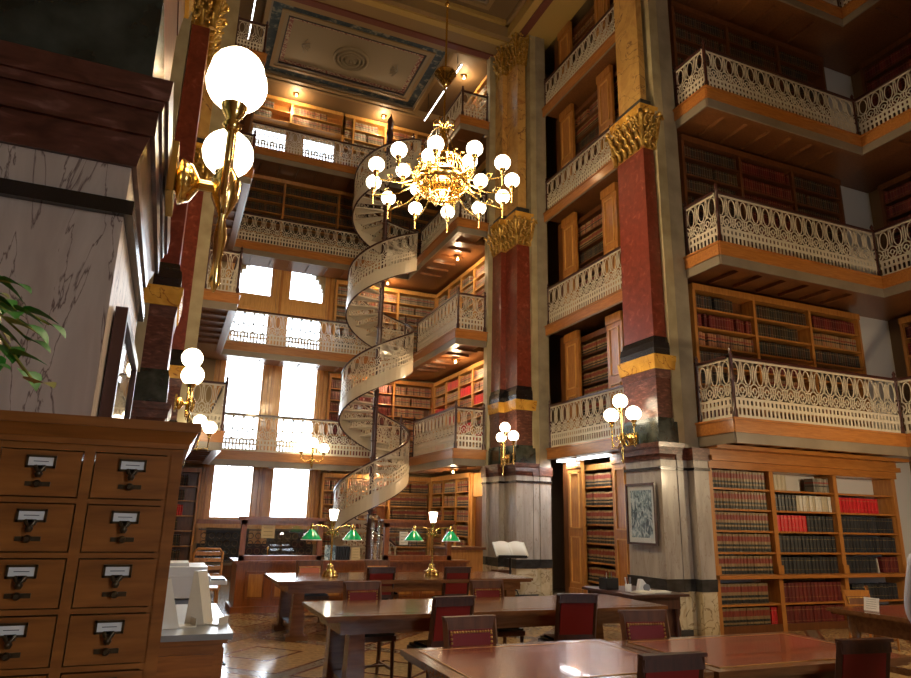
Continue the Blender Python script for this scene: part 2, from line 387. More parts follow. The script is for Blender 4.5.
BASE = [b_+E for b_ in (1.63, 4.56, 7.53, 10.54)]
RH = [.96, .92, .83, .78]
def gallery(label, path, slab, z, rh, name='gallery', gap=None, posts=True, fascia='oak_x', fh=.23, sh=.16):
    """path: front line (plan points); slab: plan polygon; soffit and fascia of wood, railing of iron"""
    t = thing(name, label, 'gallery', (path[0][0], path[0][1], z))
    mb = MB(); mb.prism(slab, z-fh-sh+.08, z-.02, 'soffit_wood')
    mb.build('floor_slab', t)
    mf = MB(); ms = MB(); mh = MB(); rail = thing('railing', None, None); rail.parent = t
    del_ = t.location.copy(); rail.location = (0, 0, 0)
    ml = MB(); seen = set(); mr = MB()
    for i in range(len(path)-1):
        a = Vector((*path[i], 0)); b_ = Vector((*path[i+1], 0)); d = (b_-a); L_ = d.length; d.normalize(); nrm = Vector((d.y, -d.x, 0))  # outward right of travel
        def P(u, w, zz): q = a+d*u+nrm*w; return (q.x, q.y, zz)
        def slabbox(mbx, u0, u1, w0, w1, z0, z1, mat):
            pts = [P(u0, w0, 0)[:2], P(u1, w0, 0)[:2], P(u1, w1, 0)[:2], P(u0, w1, 0)[:2]]
            A = sum(pts[k][0]*pts[(k+1) % 4][1]-pts[(k+1) % 4][0]*pts[k][1] for k in range(4))
            if A < 0: pts = pts[::-1]
            mbx.prism(pts, z0, z1, mat)
        slabbox(mf, -.03, L_+.03, 0, .05, z-fh, z+.0, fascia)
        slabbox(mf, -.05, L_+.05, 0, .075, z-.035, z, fascia)
        slabbox(ms, -.01, L_+.01, 0, .03, z-fh-sh, z-fh, 'soffit_strip')
        if L_ > 1.5 and sh > .1:
            for q_ in range(1, int(L_/.55)): slabbox(mr, q_*.55, q_*.55+.06, -.85, -.0, z-fh-sh+.02, z-fh-sh+.08, 'soffit_wood')
            slabbox(mr, .0, L_-.0, -.14, .0, z-fh-sh+.01, z-fh-sh+.08, 'soffit_wood')
        u0, u1 = 0, L_
        segs = [(0, L_)]
        if gap and gap[0] == i: segs = [(0, gap[1]), (gap[2], L_)]
        for (s0, s1) in segs:
            if s1-s0 < .15: continue
            nn = max(1, round((s1-s0)/PITCH))
            lattice(ml, nn, s1-s0, rh, lambda u, v, w, s0=s0: P(s0+u, -.03-w, z+.01+v))
            slabbox(mh, s0, s1, -.065, -.0, z+rh, z+rh+.045, 'iron_brown')
            for e in (s0, s1):
                q = P(e, -.035, 0); kq = (round(q[0]*4), round(q[1]*4))
                if any(abs(kq[0]-s_[0]) < 2 and abs(kq[1]-s_[1]) < 2 for s_ in seen): continue
                seen.add(kq); mp = MB(); mp.lathe([(.045, z), (.045, z+.12), (.028, z+.16), (.028, z+rh*.6), (.036, z+rh*.62), (.028, z+rh*.66), (.03, z+rh+.03), (.045, z+rh+.06), (.02, z+rh+.09), (.034, z+rh+.13), (.004, z+rh+.19)], (q[0], q[1], 0), 'iron_brown', 8); mp.xform(Matrix.Translation(-del_)); mp.build('newel_post', rail, local=True)
    mf.build('fascia', t); ms.build('soffit_moulding', t)
    if mr.v: mr.build('soffit_ribs', t)
    for nm, x in (('lattice_panel', ml), ('handrail', mh)):
        x.xform(Matrix.Translation(-del_)); o = x.build(nm, rail, local=True)
    return t
#PART2
# ------------------------------------------------------------------ the room
mb = MB(); mb.box(-5.5, 14.2, -5.8, 20.4, -.2, 0, 'floor_tile'); struct('floor', mb, 'polished mosaic stone floor of the library hall')
CZ = 13.2+E
mb = MB(); mb.box(-5.5, 14.2, -5.8, 20.4, CZ, CZ+.2, 'cove'); struct('ceiling', mb, 'high plaster ceiling over the hall and end bay')
mb = MB(); mb.box(-5.5, -5.2, -5.8, 9.8, 0, CZ, 'plaster_brown'); mb.box(-5.5, -1.2, 9.7, 10.0, 0, CZ, 'plaster_brown')
mb.box(-1.5, -1.2, 10.0, 15.4, 0, CZ, 'plaster_brown'); mb.box(-1.5, -.4, 15.4, 15.7, 0, CZ, 'plaster_brown'); mb.box(-.7, -.4, 15.7, 20.4, 0, CZ, 'plaster_warm')
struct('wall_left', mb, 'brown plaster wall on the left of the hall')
mb = MB(); mb.box(13.65, 14.0, -5.8, 9.5, 0, CZ, 'plaster_brown'); mb.box(9.9, 10.1, 9.5, 15.4, 0, CZ, 'plaster_brown')
mb.box(12.35, 13.65, 9.1, 9.5, 0, CZ, 'plaster_white'); mb.box(8.0, 12.35, 9.2, 9.6, 0, CZ, 'plaster_brown')
mb.box(7.75, 10.1, 15.4, 15.6, 0, CZ, 'plaster_brown'); mb.box(7.75, 8.0, 15.6, 20.4, 0, CZ, 'plaster_brown')
struct('wall_right', mb, 'wall behind the right hand stacks with a pale plaster strip')
# rear wall with a tall window opening behind the camera
mb = MB(); mb.box(-5.5, 3.5, -6.0, -5.8, 0, CZ, 'plaster_warm'); mb.box(5.58, 14.2, -6.0, -5.8, 0, CZ, 'plaster_warm'); mb.box(3.5, 5.58, -6.0, -5.8, 0, 1.4, 'plaster_warm')
mb.box(3.5, 5.58, -6.0, -5.8, 3.88, CZ, 'plaster_warm'); struct('wall_rear', mb, 'rear wall behind the viewer with a wide window')
# back wall (end bay) with two columns of windows
WX = [(1.10, 2.22), (2.70, 3.80)]; WZ = [(-.11, 1.36), (1.72, 4.50), (4.66, 5.90), (6.36, 7.70), (10.80, 12.08)]
WY = 20.0
mb = MB()
mb.box(-.4, 1.10, WY, WY+.35, 0, CZ, 'plaster_warm'); mb.box(3.80, 7.75, WY, WY+.35, 0, CZ, 'plaster_warm'); mb.box(2.22, 2.70, WY, WY+.35, 0, CZ, 'plaster_warm')
for (a, c) in WX:
    prev = -E
    for (z0, z1) in WZ: mb.box(a, c, WY, WY+.35, prev+E, z0+E, 'oak_light' if prev > 5 and z0 < 8 else 'plaster_warm'); prev = z1
    mb.box(a, c, WY, WY+.35, prev+E, CZ, 'plaster_warm')
struct('wall_back', mb, 'back wall of the end bay pierced by two columns of windows')
def arcx(z): return 1.36*math.sqrt(max(0, 1-((z-6.34)/1.40)**2))
k = 0
for ri, (z0, z1) in enumerate(WZ):
    for ci, (a, c) in enumerate(WX):
        k += 1
        t = thing('window_%d' % k, '%s window pane in the %s row, %s of the end bay pair' % ('arched' if ri == 3 else 'tall bright', ['lowest', 'second', 'third', 'fourth', 'topmost'][ri], ['left', 'right'][ci]), 'window', (a, WY, z0+E)); t['kind'] = 'structure'
        mb = MB(); w = .045
        mb.box(a, a+w, WY+.02, WY+.12, z0+E, z1+E, 'oak_light'); mb.box(c-w, c, WY+.02, WY+.12, z0+E, z1+E, 'oak_light')
        mb.box(a+w, c-w, WY+.02, WY+.12, z0+E, z0+E+w, 'oak_light'); mb.box(a+w, c-w, WY+.02, WY+.12, z1+E-w, z1+E, 'oak_light')
        mb.build('window_frame', t)
        if ri == 3:
            mb = MB(); n_ = 10; pts = []
            zz = [6.36+1.34*i/n_ for i in range(n_+1)]
            for i in range(n_):
                for s0, s1 in ((zz[i], zz[i+1]),):
                    if ci == 0: x0, x1 = a, 2.45-arcx((s0+s1)/2)
                    else: x0, x1 = 2.45+arcx((s0+s1)/2), c
                    if abs(x1-x0) > .01 and x1 > x0: mb.box(x0, x1, WY-.01, WY+.14, s0+E, s1+E, 'tan_strip')
            mb.build('arch_spandrel', t)
        mb = MB(); mb.box(a, c, WY+.06, WY+.065, z0+E, z1+E, 'glass'); mb.build('glass_pane', t)
# rear window
t = thing('window_11', 'wide window in the rear wall', 'window', (1.5, -5.9, 1.4)); t['kind'] = 'structure'
mb = MB()
for x in (3.5, 4.5, 5.5): mb.box(x, x+.08, -5.95, -5.85, 1.4, 3.88, 'oak')
for z in (1.4, 3.8): mb.box(3.58, 5.5, -5.94, -5.86, z, z+.08, 'oak')
mb.build('window_frame', t); mb = MB(); mb.box(3.5, 5.58, -5.91, -5.905, 1.4, 3.88, 'glass'); mb.build('glass_pane', t)
# casings around the windows
def casing(nm, x0, x1, z0, z1, lab):
    mb = MB(); mb.box(x0, x1, WY-.06, WY, z0+E, z1+E, 'oak_light'); w = x1-x0
    mb.box(x0+w*.25, x1-w*.25, WY-.12, WY-.06, z0+E, z1+E, 'oak_light'); mb.box(x0+w*.42, x1-w*.42, WY-.15, WY-.12, z0+E, z1+E, 'oak'); struct(nm, mb, lab)
i = 0
for (z0, z1) in ((-.75, 1.35), (1.62, 4.50), (4.60, 7.70)):
    for (x0, x1) in ((.84, 1.10), (2.22, 2.70), (3.80, 4.08)):
        i += 1; casing('trim_%d' % i, x0, x1, z0, z1, 'honey coloured fluted window casing')
mb = MB(); mb.box(.84, 4.08, WY-.05, WY, 5.91+E, 6.35+E, 'oak_light')
for (a, c) in WX: mb.box(a+.08, c-.08, WY-.065, WY-.05, 5.99+E, 6.27+E, 'oak_light')
struct('trim_20', mb, 'panelled transom below the arched windows')
mb = MB(); mb.box(.80, 4.10, WY-.35, WY-.01, -.34+E, -.24+E, 'oak_light'); mb.box(.84, 4.06, WY-.30, WY-.01, -.24+E, -.13+E, 'desk_wood'); struct('trim_21', mb, 'deep pale window sill in the end bay')
t = thing('radiator_cabinet', 'dark pierced iron radiator grille under the end bay window sill', 'radiator', (2.45, WY-.2, 0))
mb = MB(); mb.box(.9, 4.0, WY-.22, WY-.02, 0, .30, 'oak_dark'); mb.box(.9, 4.0, WY-.04, WY-.02, .30, 1.24, 'iron_black'); mb.box(.9, 4.0, WY-.30, WY-.02, .30, .36, 'soffit_strip'); mb.build('cabinet_body', t)
mb = MB()
for r_ in range(4):
    for c_ in range(15): 
        cx_, cz_ = 1.05+c_*.2, .46+r_*.2
        mb.tube([(cx_+.075*math.cos(a_*PI/4), WY-.24, cz_+.075*math.sin(a_*PI/4)) for a_ in range(9)], .012, 'dark_brass', 4)
for z in (.38, 1.20): mb.box(.9, 4.0, WY-.26, WY-.22, z, z+.03, 'dark_brass')
mb.build('grille', t)

# ------------------------------------------------------------------ ceilings
def rectring(mb, x0, x1, y0, y1, w, z0, z1, mat):
    mb.box(x0, x1, y0, y0+w, z0, z1, mat); mb.box(x0, x1, y1-w, y1, z0, z1, mat); mb.box(x0, x0+w, y0+w, y1-w, z0, z1, mat); mb.box(x1-w, x1, y0+w, y1-w, z0, z1, mat)
def coffer(nm, x0, x1, y0, y1, lab, center=None, deep='plaster_panel'):
    t = thing(nm, lab, 'ceiling panel', ((x0+x1)/2, (y0+y1)/2, CZ)); t['kind'] = 'structure'
    mb = MB(); rectring(mb, x0, x1, y0, y1, .12, CZ-.22, CZ, 'plaster_tan'); rectring(mb, x0+.12, x1-.12, y0+.12, y1-.12, .05, CZ-.15, CZ, 'soffit_strip'); mb.build('cornice_moulding', t)
    mb = MB(); rectring(mb, x0+.17, x1-.17, y0+.17, y1-.17, .26, CZ-.10, CZ, 'blue_frieze'); mb.build('blue_frieze', t)
    mb = MB(); rectring(mb, x0+.43, x1-.43, y0+.43, y1-.43, .10, CZ-.14, CZ, 'plaster_tan'); rectring(mb, x0+.53, x1-.53, y0+.53, y1-.53, .10, CZ-.11, CZ, 'plaster_panel')
    rectring(mb, x0+.63, x1-.63, y0+.63, y1-.63, .035, CZ-.12, CZ, 'plaster_line'); mb.build('inner_moulding', t)
    mb = MB(); rectring(mb, x0+.665, x1-.665, y0+.665, y1-.665, .12, CZ-.06, CZ, 'red_frieze')
    mb.build('red_frieze', t)
    mb = MB(); mb.box(x0+.785, x1-.785, y0+.785, y1-.785, CZ-.05, CZ, deep); mb.build('field_panel', t)
    if center:
        mb = MB(); z = CZ-.05
        for r0, r1, h, mm in ((.52, .44, .10, 'plaster_panel'), (.40, .33, .12, 'plaster_panel'), (.29, .22, .14, 'plaster_panel'), (.17, .04, .15, 'plaster_panel')):
            mb.lathe([(r0, z), (r0, z-h*.6), ((r0+r1)/2, z-h), (r1, z-h*.6), (r1, z)], (*center, 0), mm, 28)
        mb.build('ceiling_rosette', t)
        mb = MB()
        for sx in (-1, 1):
            for k in range(5):
                a = -1.1+k*.55; bx_, by_ = center[0]+sx*1.45, center[1]
                mb.tube([(bx_, by_, z-.012), (bx_-sx*.14*math.cos(a), by_+.2*math.sin(a), z-.015), (bx_-sx*.24*math.cos(a)+.0, by_+.34*math.sin(a), z-.012)], .012, 'soffit_strip', 4)
        mb.build('painted_scroll', t)
    return t
coffer('ceiling_panel', .88, 6.12, 15.35, 18.75, 'painted ceiling panel with blue flowered border and ringed rosette over the end bay', (3.5, 17.1))
coffer('ceiling_panel', .9, 6.3, 4.2, 13.5, 'long painted ceiling panel with blue border over the hall', None, 'plaster_maroon')
mb = MB(); mb.box(-1.2, 8.3, 13.95, 15.1, CZ-.45, CZ, 'plaster_tan'); mb.box(-1.2, 8.3, 13.85, 15.2, CZ-.12, CZ, 'plaster_gold'); mb.box(-1.2, 8.3, 14.1, 14.3, CZ-.50, CZ-.45, 'plaster_gold'); mb.box(-1.2, 8.3, 14.75, 14.95, CZ-.50, CZ-.45, 'plaster_maroon')
struct('trim_22', mb, 'painted cross beam between the hall ceiling and the end bay')
mb = MB(); mb.box(7.1, 8.3, -5.8, 13.95, CZ-.45, CZ, 'plaster_gold'); mb.box(7.0, 7.1, -5.8, 13.95, CZ-.12, CZ, 'plaster_tan'); mb.box(7.3, 7.5, -5.8, 13.95, CZ-.5, CZ-.45, 'plaster_maroon'); struct('trim_23', mb, 'painted long beam above the right hand piers')
mb = MB(); mb.box(-1.3, -.1, -5.8, 13.95, CZ-.45, CZ, 'plaster_gold'); struct('trim_24', mb, 'painted long beam above the left hand piers')
mb = MB(); mb.box(-.4, 7.7, 18.9, 20.0, CZ-.16, CZ, 'cove'); mb.box(-.4, 7.7, 18.8, 18.9, CZ-.24, CZ, 'plaster_tan'); struct('trim_25', mb, 'dark plaster cove above the topmost shelves')

# ------------------------------------------------------------------ piers
def leafy(mb, cx, cy, z0, z1, hx, hy, mat, seed):
    rnd = random.Random(seed); H = z1-z0
    sides = [((-1, 0), hx, hy), ((0, -1), hy, hx), ((1, 0), hx, hy), ((0, 1), hy, hx)]
    for (nx, ny), dist, half in sides:
        tx, ty = -ny, nx
        for row in range(3):
            n_ = max(2, int(half*2/.16)); zb = z0+H*(.02+.27*row); 
            for k in range(n_+1):
                s_ = -half+2*half*(k+(.5 if row % 2 else 0))/n_
                if s_ > half+.01: continue
                d = dist+.01+.03*row; pts = []
                for q in range(4):
                    f_ = q/3; out = d+.07*f_**2; zz = zb+H*.30*f_-(.03 if q == 3 else 0)
                    if q == 3: out += .03
                    pts.append((cx+nx*out+tx*s_, cy+ny*out+ty*s_, zz))
                mb.tube(pts, [.034, .042, .034, .014], mat, 5)
                if row == 2 and k % 2 == 0: mb.ball((cx+nx*(d+.1)+tx*s_, cy+ny*(d+.1)+ty*s_, zb+H*.34), .045, mat, 6)
    for (nx, ny), dist, half in sides:
        tx, ty = -ny, nx
        for k in range(46):
            f_ = rnd.random(); s_ = rnd.uniform(-half, half); d = dist+.05+.08*f_
            mb.ball((cx+nx*d+tx*s_, cy+ny*d+ty*s_, z0+H*(.08+.86*f_)), rnd.uniform(.016, .032), mat, 6)
    for sx in (-1, 1):
        for sy in (-1, 1):
            X_, Y_ = cx+sx*(hx+.06), cy+sy*(hy+.06)
            mb.tube([(cx+sx*hx, cy+sy*hy, z0), (cx+sx*(hx+.03), cy+sy*(hy+.03), z0+H*.5), (X_, Y_, z1-.1), (X_+sx*.05, Y_+sy*.05, z1-.06), (X_+sx*.06, Y_+sy*.06, z1-.13)], [.05, .05, .05, .04, .03], mat, 6)
PROF = [  # name, z0, z1, offset at z0, offset at z1, material
    ('plinth', -1.6, -1.52, .09, .09, 'dark_marble'), ('dado', -1.52, -.99, .055, .055, 'tan_marble'), ('dado_band', -.99, -.80, .065, .08, 'dark_marble'),
    ('pedestal', -.80, .84, .045, .045, 'grey_marble'), ('pedestal_line', .84, .885, .07, .07, 'black_marble'), ('pedestal_top', .885, 1.0, .045, .045, 'grey_marble'),
    ('moulding', 1.0, 1.03, .06, .065, 'maroon_marble'), ('moulding', 1.03, 1.09, .065, .085, 'maroon_marble'), ('moulding', 1.09, 1.17, .10, .10, 'maroon_marble'), ('moulding', 1.17, 1.20, .11, .115, 'maroon_marble'), ('moulding', 1.20, 1.27, .125, .13, 'maroon_marble'),
    ('green_block', 1.27, 1.62, .065, .06, 'green_marble'), ('green_block_edge', 1.62, 1.68, .055, .045, 'green_marble'),
    ('maroon_block', 1.68, 2.34, .03, .03, 'maroon_marble'), ('maroon_block_edge', 2.34, 2.48, .035, .05, 'maroon_marble'),
    ('gold_band', 2.48, 2.62, .07, .085, 'gold_scagliola'), ('gold_band_edge', 2.62, 2.72, .09, .095, 'gold_scagliola'),
    ('shaft_base', 2.72, 2.84, .055, .055, 'black_marble'), ('shaft_base_moulding', 2.84, 2.95, .06, .045, 'black_marble'), ('shaft_base_moulding', 2.95, 3.05, .03, .01, 'black_marble'),
    ('red_shaft', 3.05, 6.60, 0, -.02, 'red_scagliola'), ('capital_core', 6.60, 7.30, -.02, .02, 'gilding'), ('abacus', 7.30, 7.46, .05, .07, 'gold_scagliola'), ('frieze_block', 7.46, 7.62, -.02, -.02, 'dark_marble'),
    ('yellow_shaft', 7.62, 11.85, -.07, -.07, 'yellow_scagliola'), ('upper_capital_core', 11.85, 12.75, -.07, -.03, 'gilding')]
def pier(name, label, cores, backs, mirror=False, leaf=True):
    def mx_(bx): x0, x1, y0, y1 = bx; return (7-x1, 7-x0, y0, y1) if mirror else bx
    cores = [mx_(c_) for c_ in cores]; c0 = cores[0]
    t = thing(name, label, 'pier', ((c0[0]+c0[1])/2, (c0[2]+c0[3])/2, 0))
    by = {}
    for nm, z0, z1, d0, d1, mat in PROF:
        mb = by.setdefault(nm, MB())
        for (x0, x1, y0, y1) in cores:
            mb.frustum((x0-d0, x1+d0, y0-d0, y1+d0), z0+E, (x0-d1, x1+d1, y0-d1, y1+d1), z1+E, mat)
    for (bx, mats) in backs:
        bx = mx_(bx); mats = mats or 'tan_strip'
        by.setdefault('dado', MB()).box(bx[0], bx[1], bx[2], bx[3], 0, .62, 'tan_marble'); by.setdefault('dado_band', MB()).box(bx[0]-.01, bx[1]+.01, bx[2]-.015, bx[3]+.015, .62, .80, 'dark_marble')
        by['pedestal'].box(bx[0], bx[1], bx[2], bx[3], .80, 2.60, 'grey_marble')
        by['pedestal_line'].box(bx[0]-.02, bx[1]+.02, bx[2]-.025, bx[3]+.025, .84+E, .885+E, 'black_marble'); by['moulding'].box(bx[0]-.03, bx[1]+.03, bx[2]-.03, bx[3]+.03, 2.60, 2.80, 'maroon_marble')
        by.setdefault('backing_pilaster', MB()).box(bx[0], bx[1], bx[2]+(.16 if bx[2] == 8.56 else 0), bx[3], 2.80, CZ-.4, mats)
    if leaf:
        for z0, z1, d in ((6.60, 7.32, 0), (11.85, 12.75, -.08)):
            mb = by.setdefault('capital' if z0 < 8 else 'upper_capital', MB())
            for q, (x0, x1, y0, y1) in enumerate(cores): leafy(mb, (x0+x1)/2, (y0+y1)/2, z0+E, z1+E, (x1-x0)/2+d, (y1-y0)/2+d, 'gilding', q)
    for nm, mb in by.items(): mb.build(nm, t)
    return t
P3 = ([(7.20, 7.47, 8.76, 9.57)], [((7.47, 7.66, 8.70, 9.70), 'tan_strip'), ((7.68, 7.97, 8.56, 9.85), 'grey_strip')])
P2 = ([(7.22, 7.60, 13.68, 14.9), (7.08, 7.5, 14.28, 14.9)], [((7.60, 7.76, 13.62, 15.0), 'tan_strip'), ((7.76, 8.04, 13.60, 15.3), 'grey_strip'), ((6.97, 7.60, 14.78, 15.0), 'tan_strip'), ((7.15, 7.70, 15.0, 15.36), 'grey_strip')])
pier('marble_pier', 'tall pier with red shaft and framed picture, standing right of centre', *P3)
P2L = ([(7.02, 7.60, 13.68, 14.9)], [((6.79, 7.60, 14.05, 14.35), 'tan_strip'), ((6.85, 7.70, 14.5, 15.36), 'grey_strip'), ((7.60, 8.04, 13.60, 15.3), 'grey_strip')])
pier('marble_pier', 'farther red and marble pier beside the end bay, behind the open book stand', *P2)
pier('marble_pier', 'middle left pier with dark maroon block and gold band above the catalog', *P3, mirror=True)
pier('marble_pier', 'farthest left pier, its red shaft right behind the wall lamps', *P2L, mirror=True)
N0 = ([(7.26, 7.60, 2.11, 3.2)], [((7.62, 8.0, 2.1, 3.1), 'tan_strip')])
PROF_KEEP = PROF
PROF = [(a, b_, c_, d_, e_, ('pink_marble' if m_ == 'grey_marble' else m_)) for a, b_, c_, d_, e_, m_ in PROF]
pier('marble_pier', 'nearest pier of veined pinkish marble rising behind the card catalog', [(7.26, 9.2, 2.11, 3.2)], [], mirror=True, leaf=False)
PROF = PROF_KEEP
pier('marble_pier', 'near right pier standing outside the view', [(7.19, 7.7, 1.95, 2.98)], [((7.7, 8.1, 1.93, 3.1), 'tan_strip')], leaf=False)

# ------------------------------------------------------------------ galleries, level by level
names = ['first', 'second', 'third', 'topmost']
for k in range(4):
    z = BASE[k]; rh = RH[k]
    gallery(names[k]+' level gallery between the two right hand piers', [(8.0, 13.58), (8.0, 10.0)], [(8.02, 10.0), (9.0, 10.0), (9.0, 13.58), (8.02, 13.58)], z, rh, 'gallery', fascia='oak_y', fh=.24, sh=.02)
    gallery(names[k]+' level gallery around the dim alcove on the right', [(7.98, 8.70), (7.98, 7.94), (11.9, 7.94), (11.9, 2.9)],
            [(8.0, 7.97), (11.93, 7.97), (11.93, 2.9), (13.6, 2.9), (13.6, 9.08), (12.3, 9.08), (8.0, 9.08)], z, rh)
    # end bay: U with the spiral landing on its right arm
    gallery(names[k]+' level gallery wrapping the end bay around the spiral stair', [(.22, 14.42), (.88, 14.42), (.88, 18.75), (6.12, 18.75), (6.12, 14.78), (6.90, 14.78)],
            [(.22, 14.45), (.86, 14.45), (.86, 18.78), (6.14, 18.78), (6.14, 14.8), (6.86, 14.8), (6.86, 15.46), (7.72, 15.46), (7.72, 19.84), (-.38, 19.84), (-.38, 15.72), (.22, 15.46)], z, rh, gap=(3, .12, .95))
# ------------------------------------------------------------------ wooden columns and doors between the right hand piers
for k in range(5):
    z0 = 0 if k == 0 else BASE[k-1]; z1 = (BASE[k]-.26) if k < 4 else CZ-.45
    for j, (y0, y1) in enumerate(((12.73, 13.30), (11.08, 11.62))):
        t = thing('wooden_column', '%s panelled wooden column on the %s storey between the two right hand piers' % (('farther', 'nearer')[j], ('ground', 'first gallery', 'second gallery', 'third gallery', 'topmost')[k]), 'column', (8.3, y0, z0))
        mb = MB(); mb.box(8.30, 8.37, y0, y1, z0, z1, 'oak'); mb.box(8.27, 8.30, y0, y1, z0, z0+.25, 'oak'); mb.box(8.27, 8.30, y0, y1, z1-.2, z1, 'oak'); mb.build('shaft', t)
        mb = MB(); H = z1-z0; zm = z0+H*.47
        for a, c in ((z0+.35, zm-.08), (zm+.08, z1-.3)):
            rr = [(y0+.10, y1-.10)]
            for p, q in rr:
                mb.box(8.275, 8.30, p, p+.03, a, c, 'oak_light'); mb.box(8.275, 8.30, q-.03, q, a, c, 'oak_light'); mb.box(8.275, 8.30, p, q, a, a+.03, 'oak_light'); mb.box(8.275, 8.30, p, q, c-.03, c, 'oak_light')
        mb.build('panel_moulding', t)
    mb = MB(); mb.box(8.35, 8.5, 13.30, 13.58, z0, z1, 'oak_dark'); struct('trim_%d' % (30+k), mb, 'dark wood filling standing in for the shaded opening beside the far pier')  # dark board takes the place of shade inside the opening
def P_(x, y, z): return (x, y, z)
for k in range(5):
    z0 = 0 if k == 0 else BASE[k-1]; z1 = (BASE[k]-.4) if k < 4 else CZ-.6
    nm = ('ground', 'first gallery', 'second gallery', 'third gallery', 'topmost')[k]
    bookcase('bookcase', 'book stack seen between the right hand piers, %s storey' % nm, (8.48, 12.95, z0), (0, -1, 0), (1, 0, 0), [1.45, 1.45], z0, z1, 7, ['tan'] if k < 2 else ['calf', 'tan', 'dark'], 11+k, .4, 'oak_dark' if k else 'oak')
for k in range(1, 4):
    z0 = BASE[k-1]; z1 = BASE[k]-.42; nm = ('first', 'second', 'third')[k-1]
    bookcase('bookcase', 'long bookcase along the %s gallery of the dim right alcove' % nm, (8.15, 8.80, z0), (1, 0, 0), (0, 1, 0), [1.4, 1.4, 1.35], z0, z1, 7, [['maroon', 'dark', 'calf', 'dark', 'dark'], ['dark', 'maroon', 'dark'], ['dark']][k-1], 21+k, .28, 'oak' if k == 1 else 'oak_dark', wb=.06)  # books, and wood on the upper levels, coloured darker for the alcove's shade
    bookcase('bookcase', 'bookcase on the far right wall of the %s gallery' % nm, (13.30, 8.6, z0), (0, -1, 0), (1, 0, 0), [1.4, 1.4, 1.4, 1.4], z0, z1, 7, ['maroon', 'dark', 'calf', 'dark'], 31+k, .28, 'oak' if k == 1 else 'oak_dark', wb=.06)  # same here: the galleries' shade is put into wood and book colours
# end bay shelves
for k in range(4):
    z0 = 0 if k == 0 else BASE[k-1]; z1 = BASE[k]-.40; nm = ('ground', 'first gallery', 'second gallery', 'third gallery')[k]
    st = [['calf', 'calf', 'tan'], ['maroon', 'maroon', 'calf'], ['grey', 'calf', 'grey'], ['dark']][k]
    st2 = [['calf', 'tan'], ['calf', 'red', 'calf'], ['grey', 'calf'], ['dark']][k]
    x0 = 4.12 if k < 3 else .55; ws = [.72, 1.28, 1.28] if k < 3 else [1.75, 1.75, 1.75, 1.55]
    if k == 3: ws = [1.72]*4
    bookcase('bookcase', 'back wall bookcase behind the spiral stair, %s storey' % nm, (x0, 19.70, z0), (1, 0, 0), (0, 1, 0), ws, z0, z1, 7, st, 41+k, .28, 'oak_light' if k in (0, 2) else 'oak')
    bookcase('bookcase', 'side wall bookcase of the end bay right of the spiral stair, %s storey' % nm, (7.42, 19.62, z0), (0, -1, 0), (1, 0, 0), [.95, .95, .95] if k == 0 else [.98, .98, .98, .98], z0, z1, 7, st2, 51+k, .3, 'oak_light')
z0 = BASE[3]
bookcase('bookcase', 'topmost bookcase right of the top windows in the end bay', (3.95, 19.70, z0), (1, 0, 0), (0, 1, 0), [.35, 1.1, 1.1, .9], z0, 12.98+E, 6, ['calf', 'grey', 'calf', 'tan'], 61, .28, 'oak_light')
bookcase('bookcase', 'low bookcase strip high above the top windows of the end bay', (.55, 19.70, 12.16+E), (1, 0, 0), (0, 1, 0), [1.7, 1.7], 12.16+E, 12.98+E, 2, ['grey', 'calf'], 62, .28, 'oak_light')
bookcase('bookcase', 'topmost side wall bookcase of the end bay beside the far pier', (7.42, 19.62, z0), (0, -1, 0), (1, 0, 0), [.98]*4, z0, 12.98+E, 6, ['calf', 'grey'], 63, .3, 'oak_light')
bookcase('bookcase', 'narrow dim bookcase left of the end bay windows', (.16, 19.68, 0), (1, 0, 0), (0, 1, 0), [.62], 0, 2.8, 7, ['red', 'dark', 'dark', 'dark'], 64, .28, 'oak', full=.6)
mb = MB(); mb.box(7.44, 7.60, 15.50, 15.92, 0, 2.8, 'oak_light'); mb.box(7.44, 7.60, 16.62, 16.76, 0, 2.8, 'oak_light'); mb.box(7.46, 7.58, 15.92, 16.62, 2.2, 2.8, 'oak_light')
mb.box(7.44, 7.70, 15.92, 16.62, 0, .03, 'oak'); struct('trim_40', mb, 'honey wood door frame beside the far pier')
t = thing('door_1', 'dark wooden door beside the far pier under the first gallery', 'door', (7.55, 16.3, 0)); t['kind'] = 'structure'
mb = MB(); mb.box(7.53, 7.57, 15.93, 16.61, .03, 2.19, 'oak_dark'); mb.build('door_panel', t); mb = MB(); mb.ball((7.49, 16.02, 1.0), .03, 'brass', 8); mb.tube([(7.53, 16.02, 1.0), (7.49, 16.02, 1.0)], .012, 'brass'); mb.build('door_knob', t)
mb = MB(); mb.box(7.17, 7.70, 15.40, 15.43, 0, 2.85, 'oak_dark'); struct('trim_41', mb, 'dark wood panel behind the far pier')

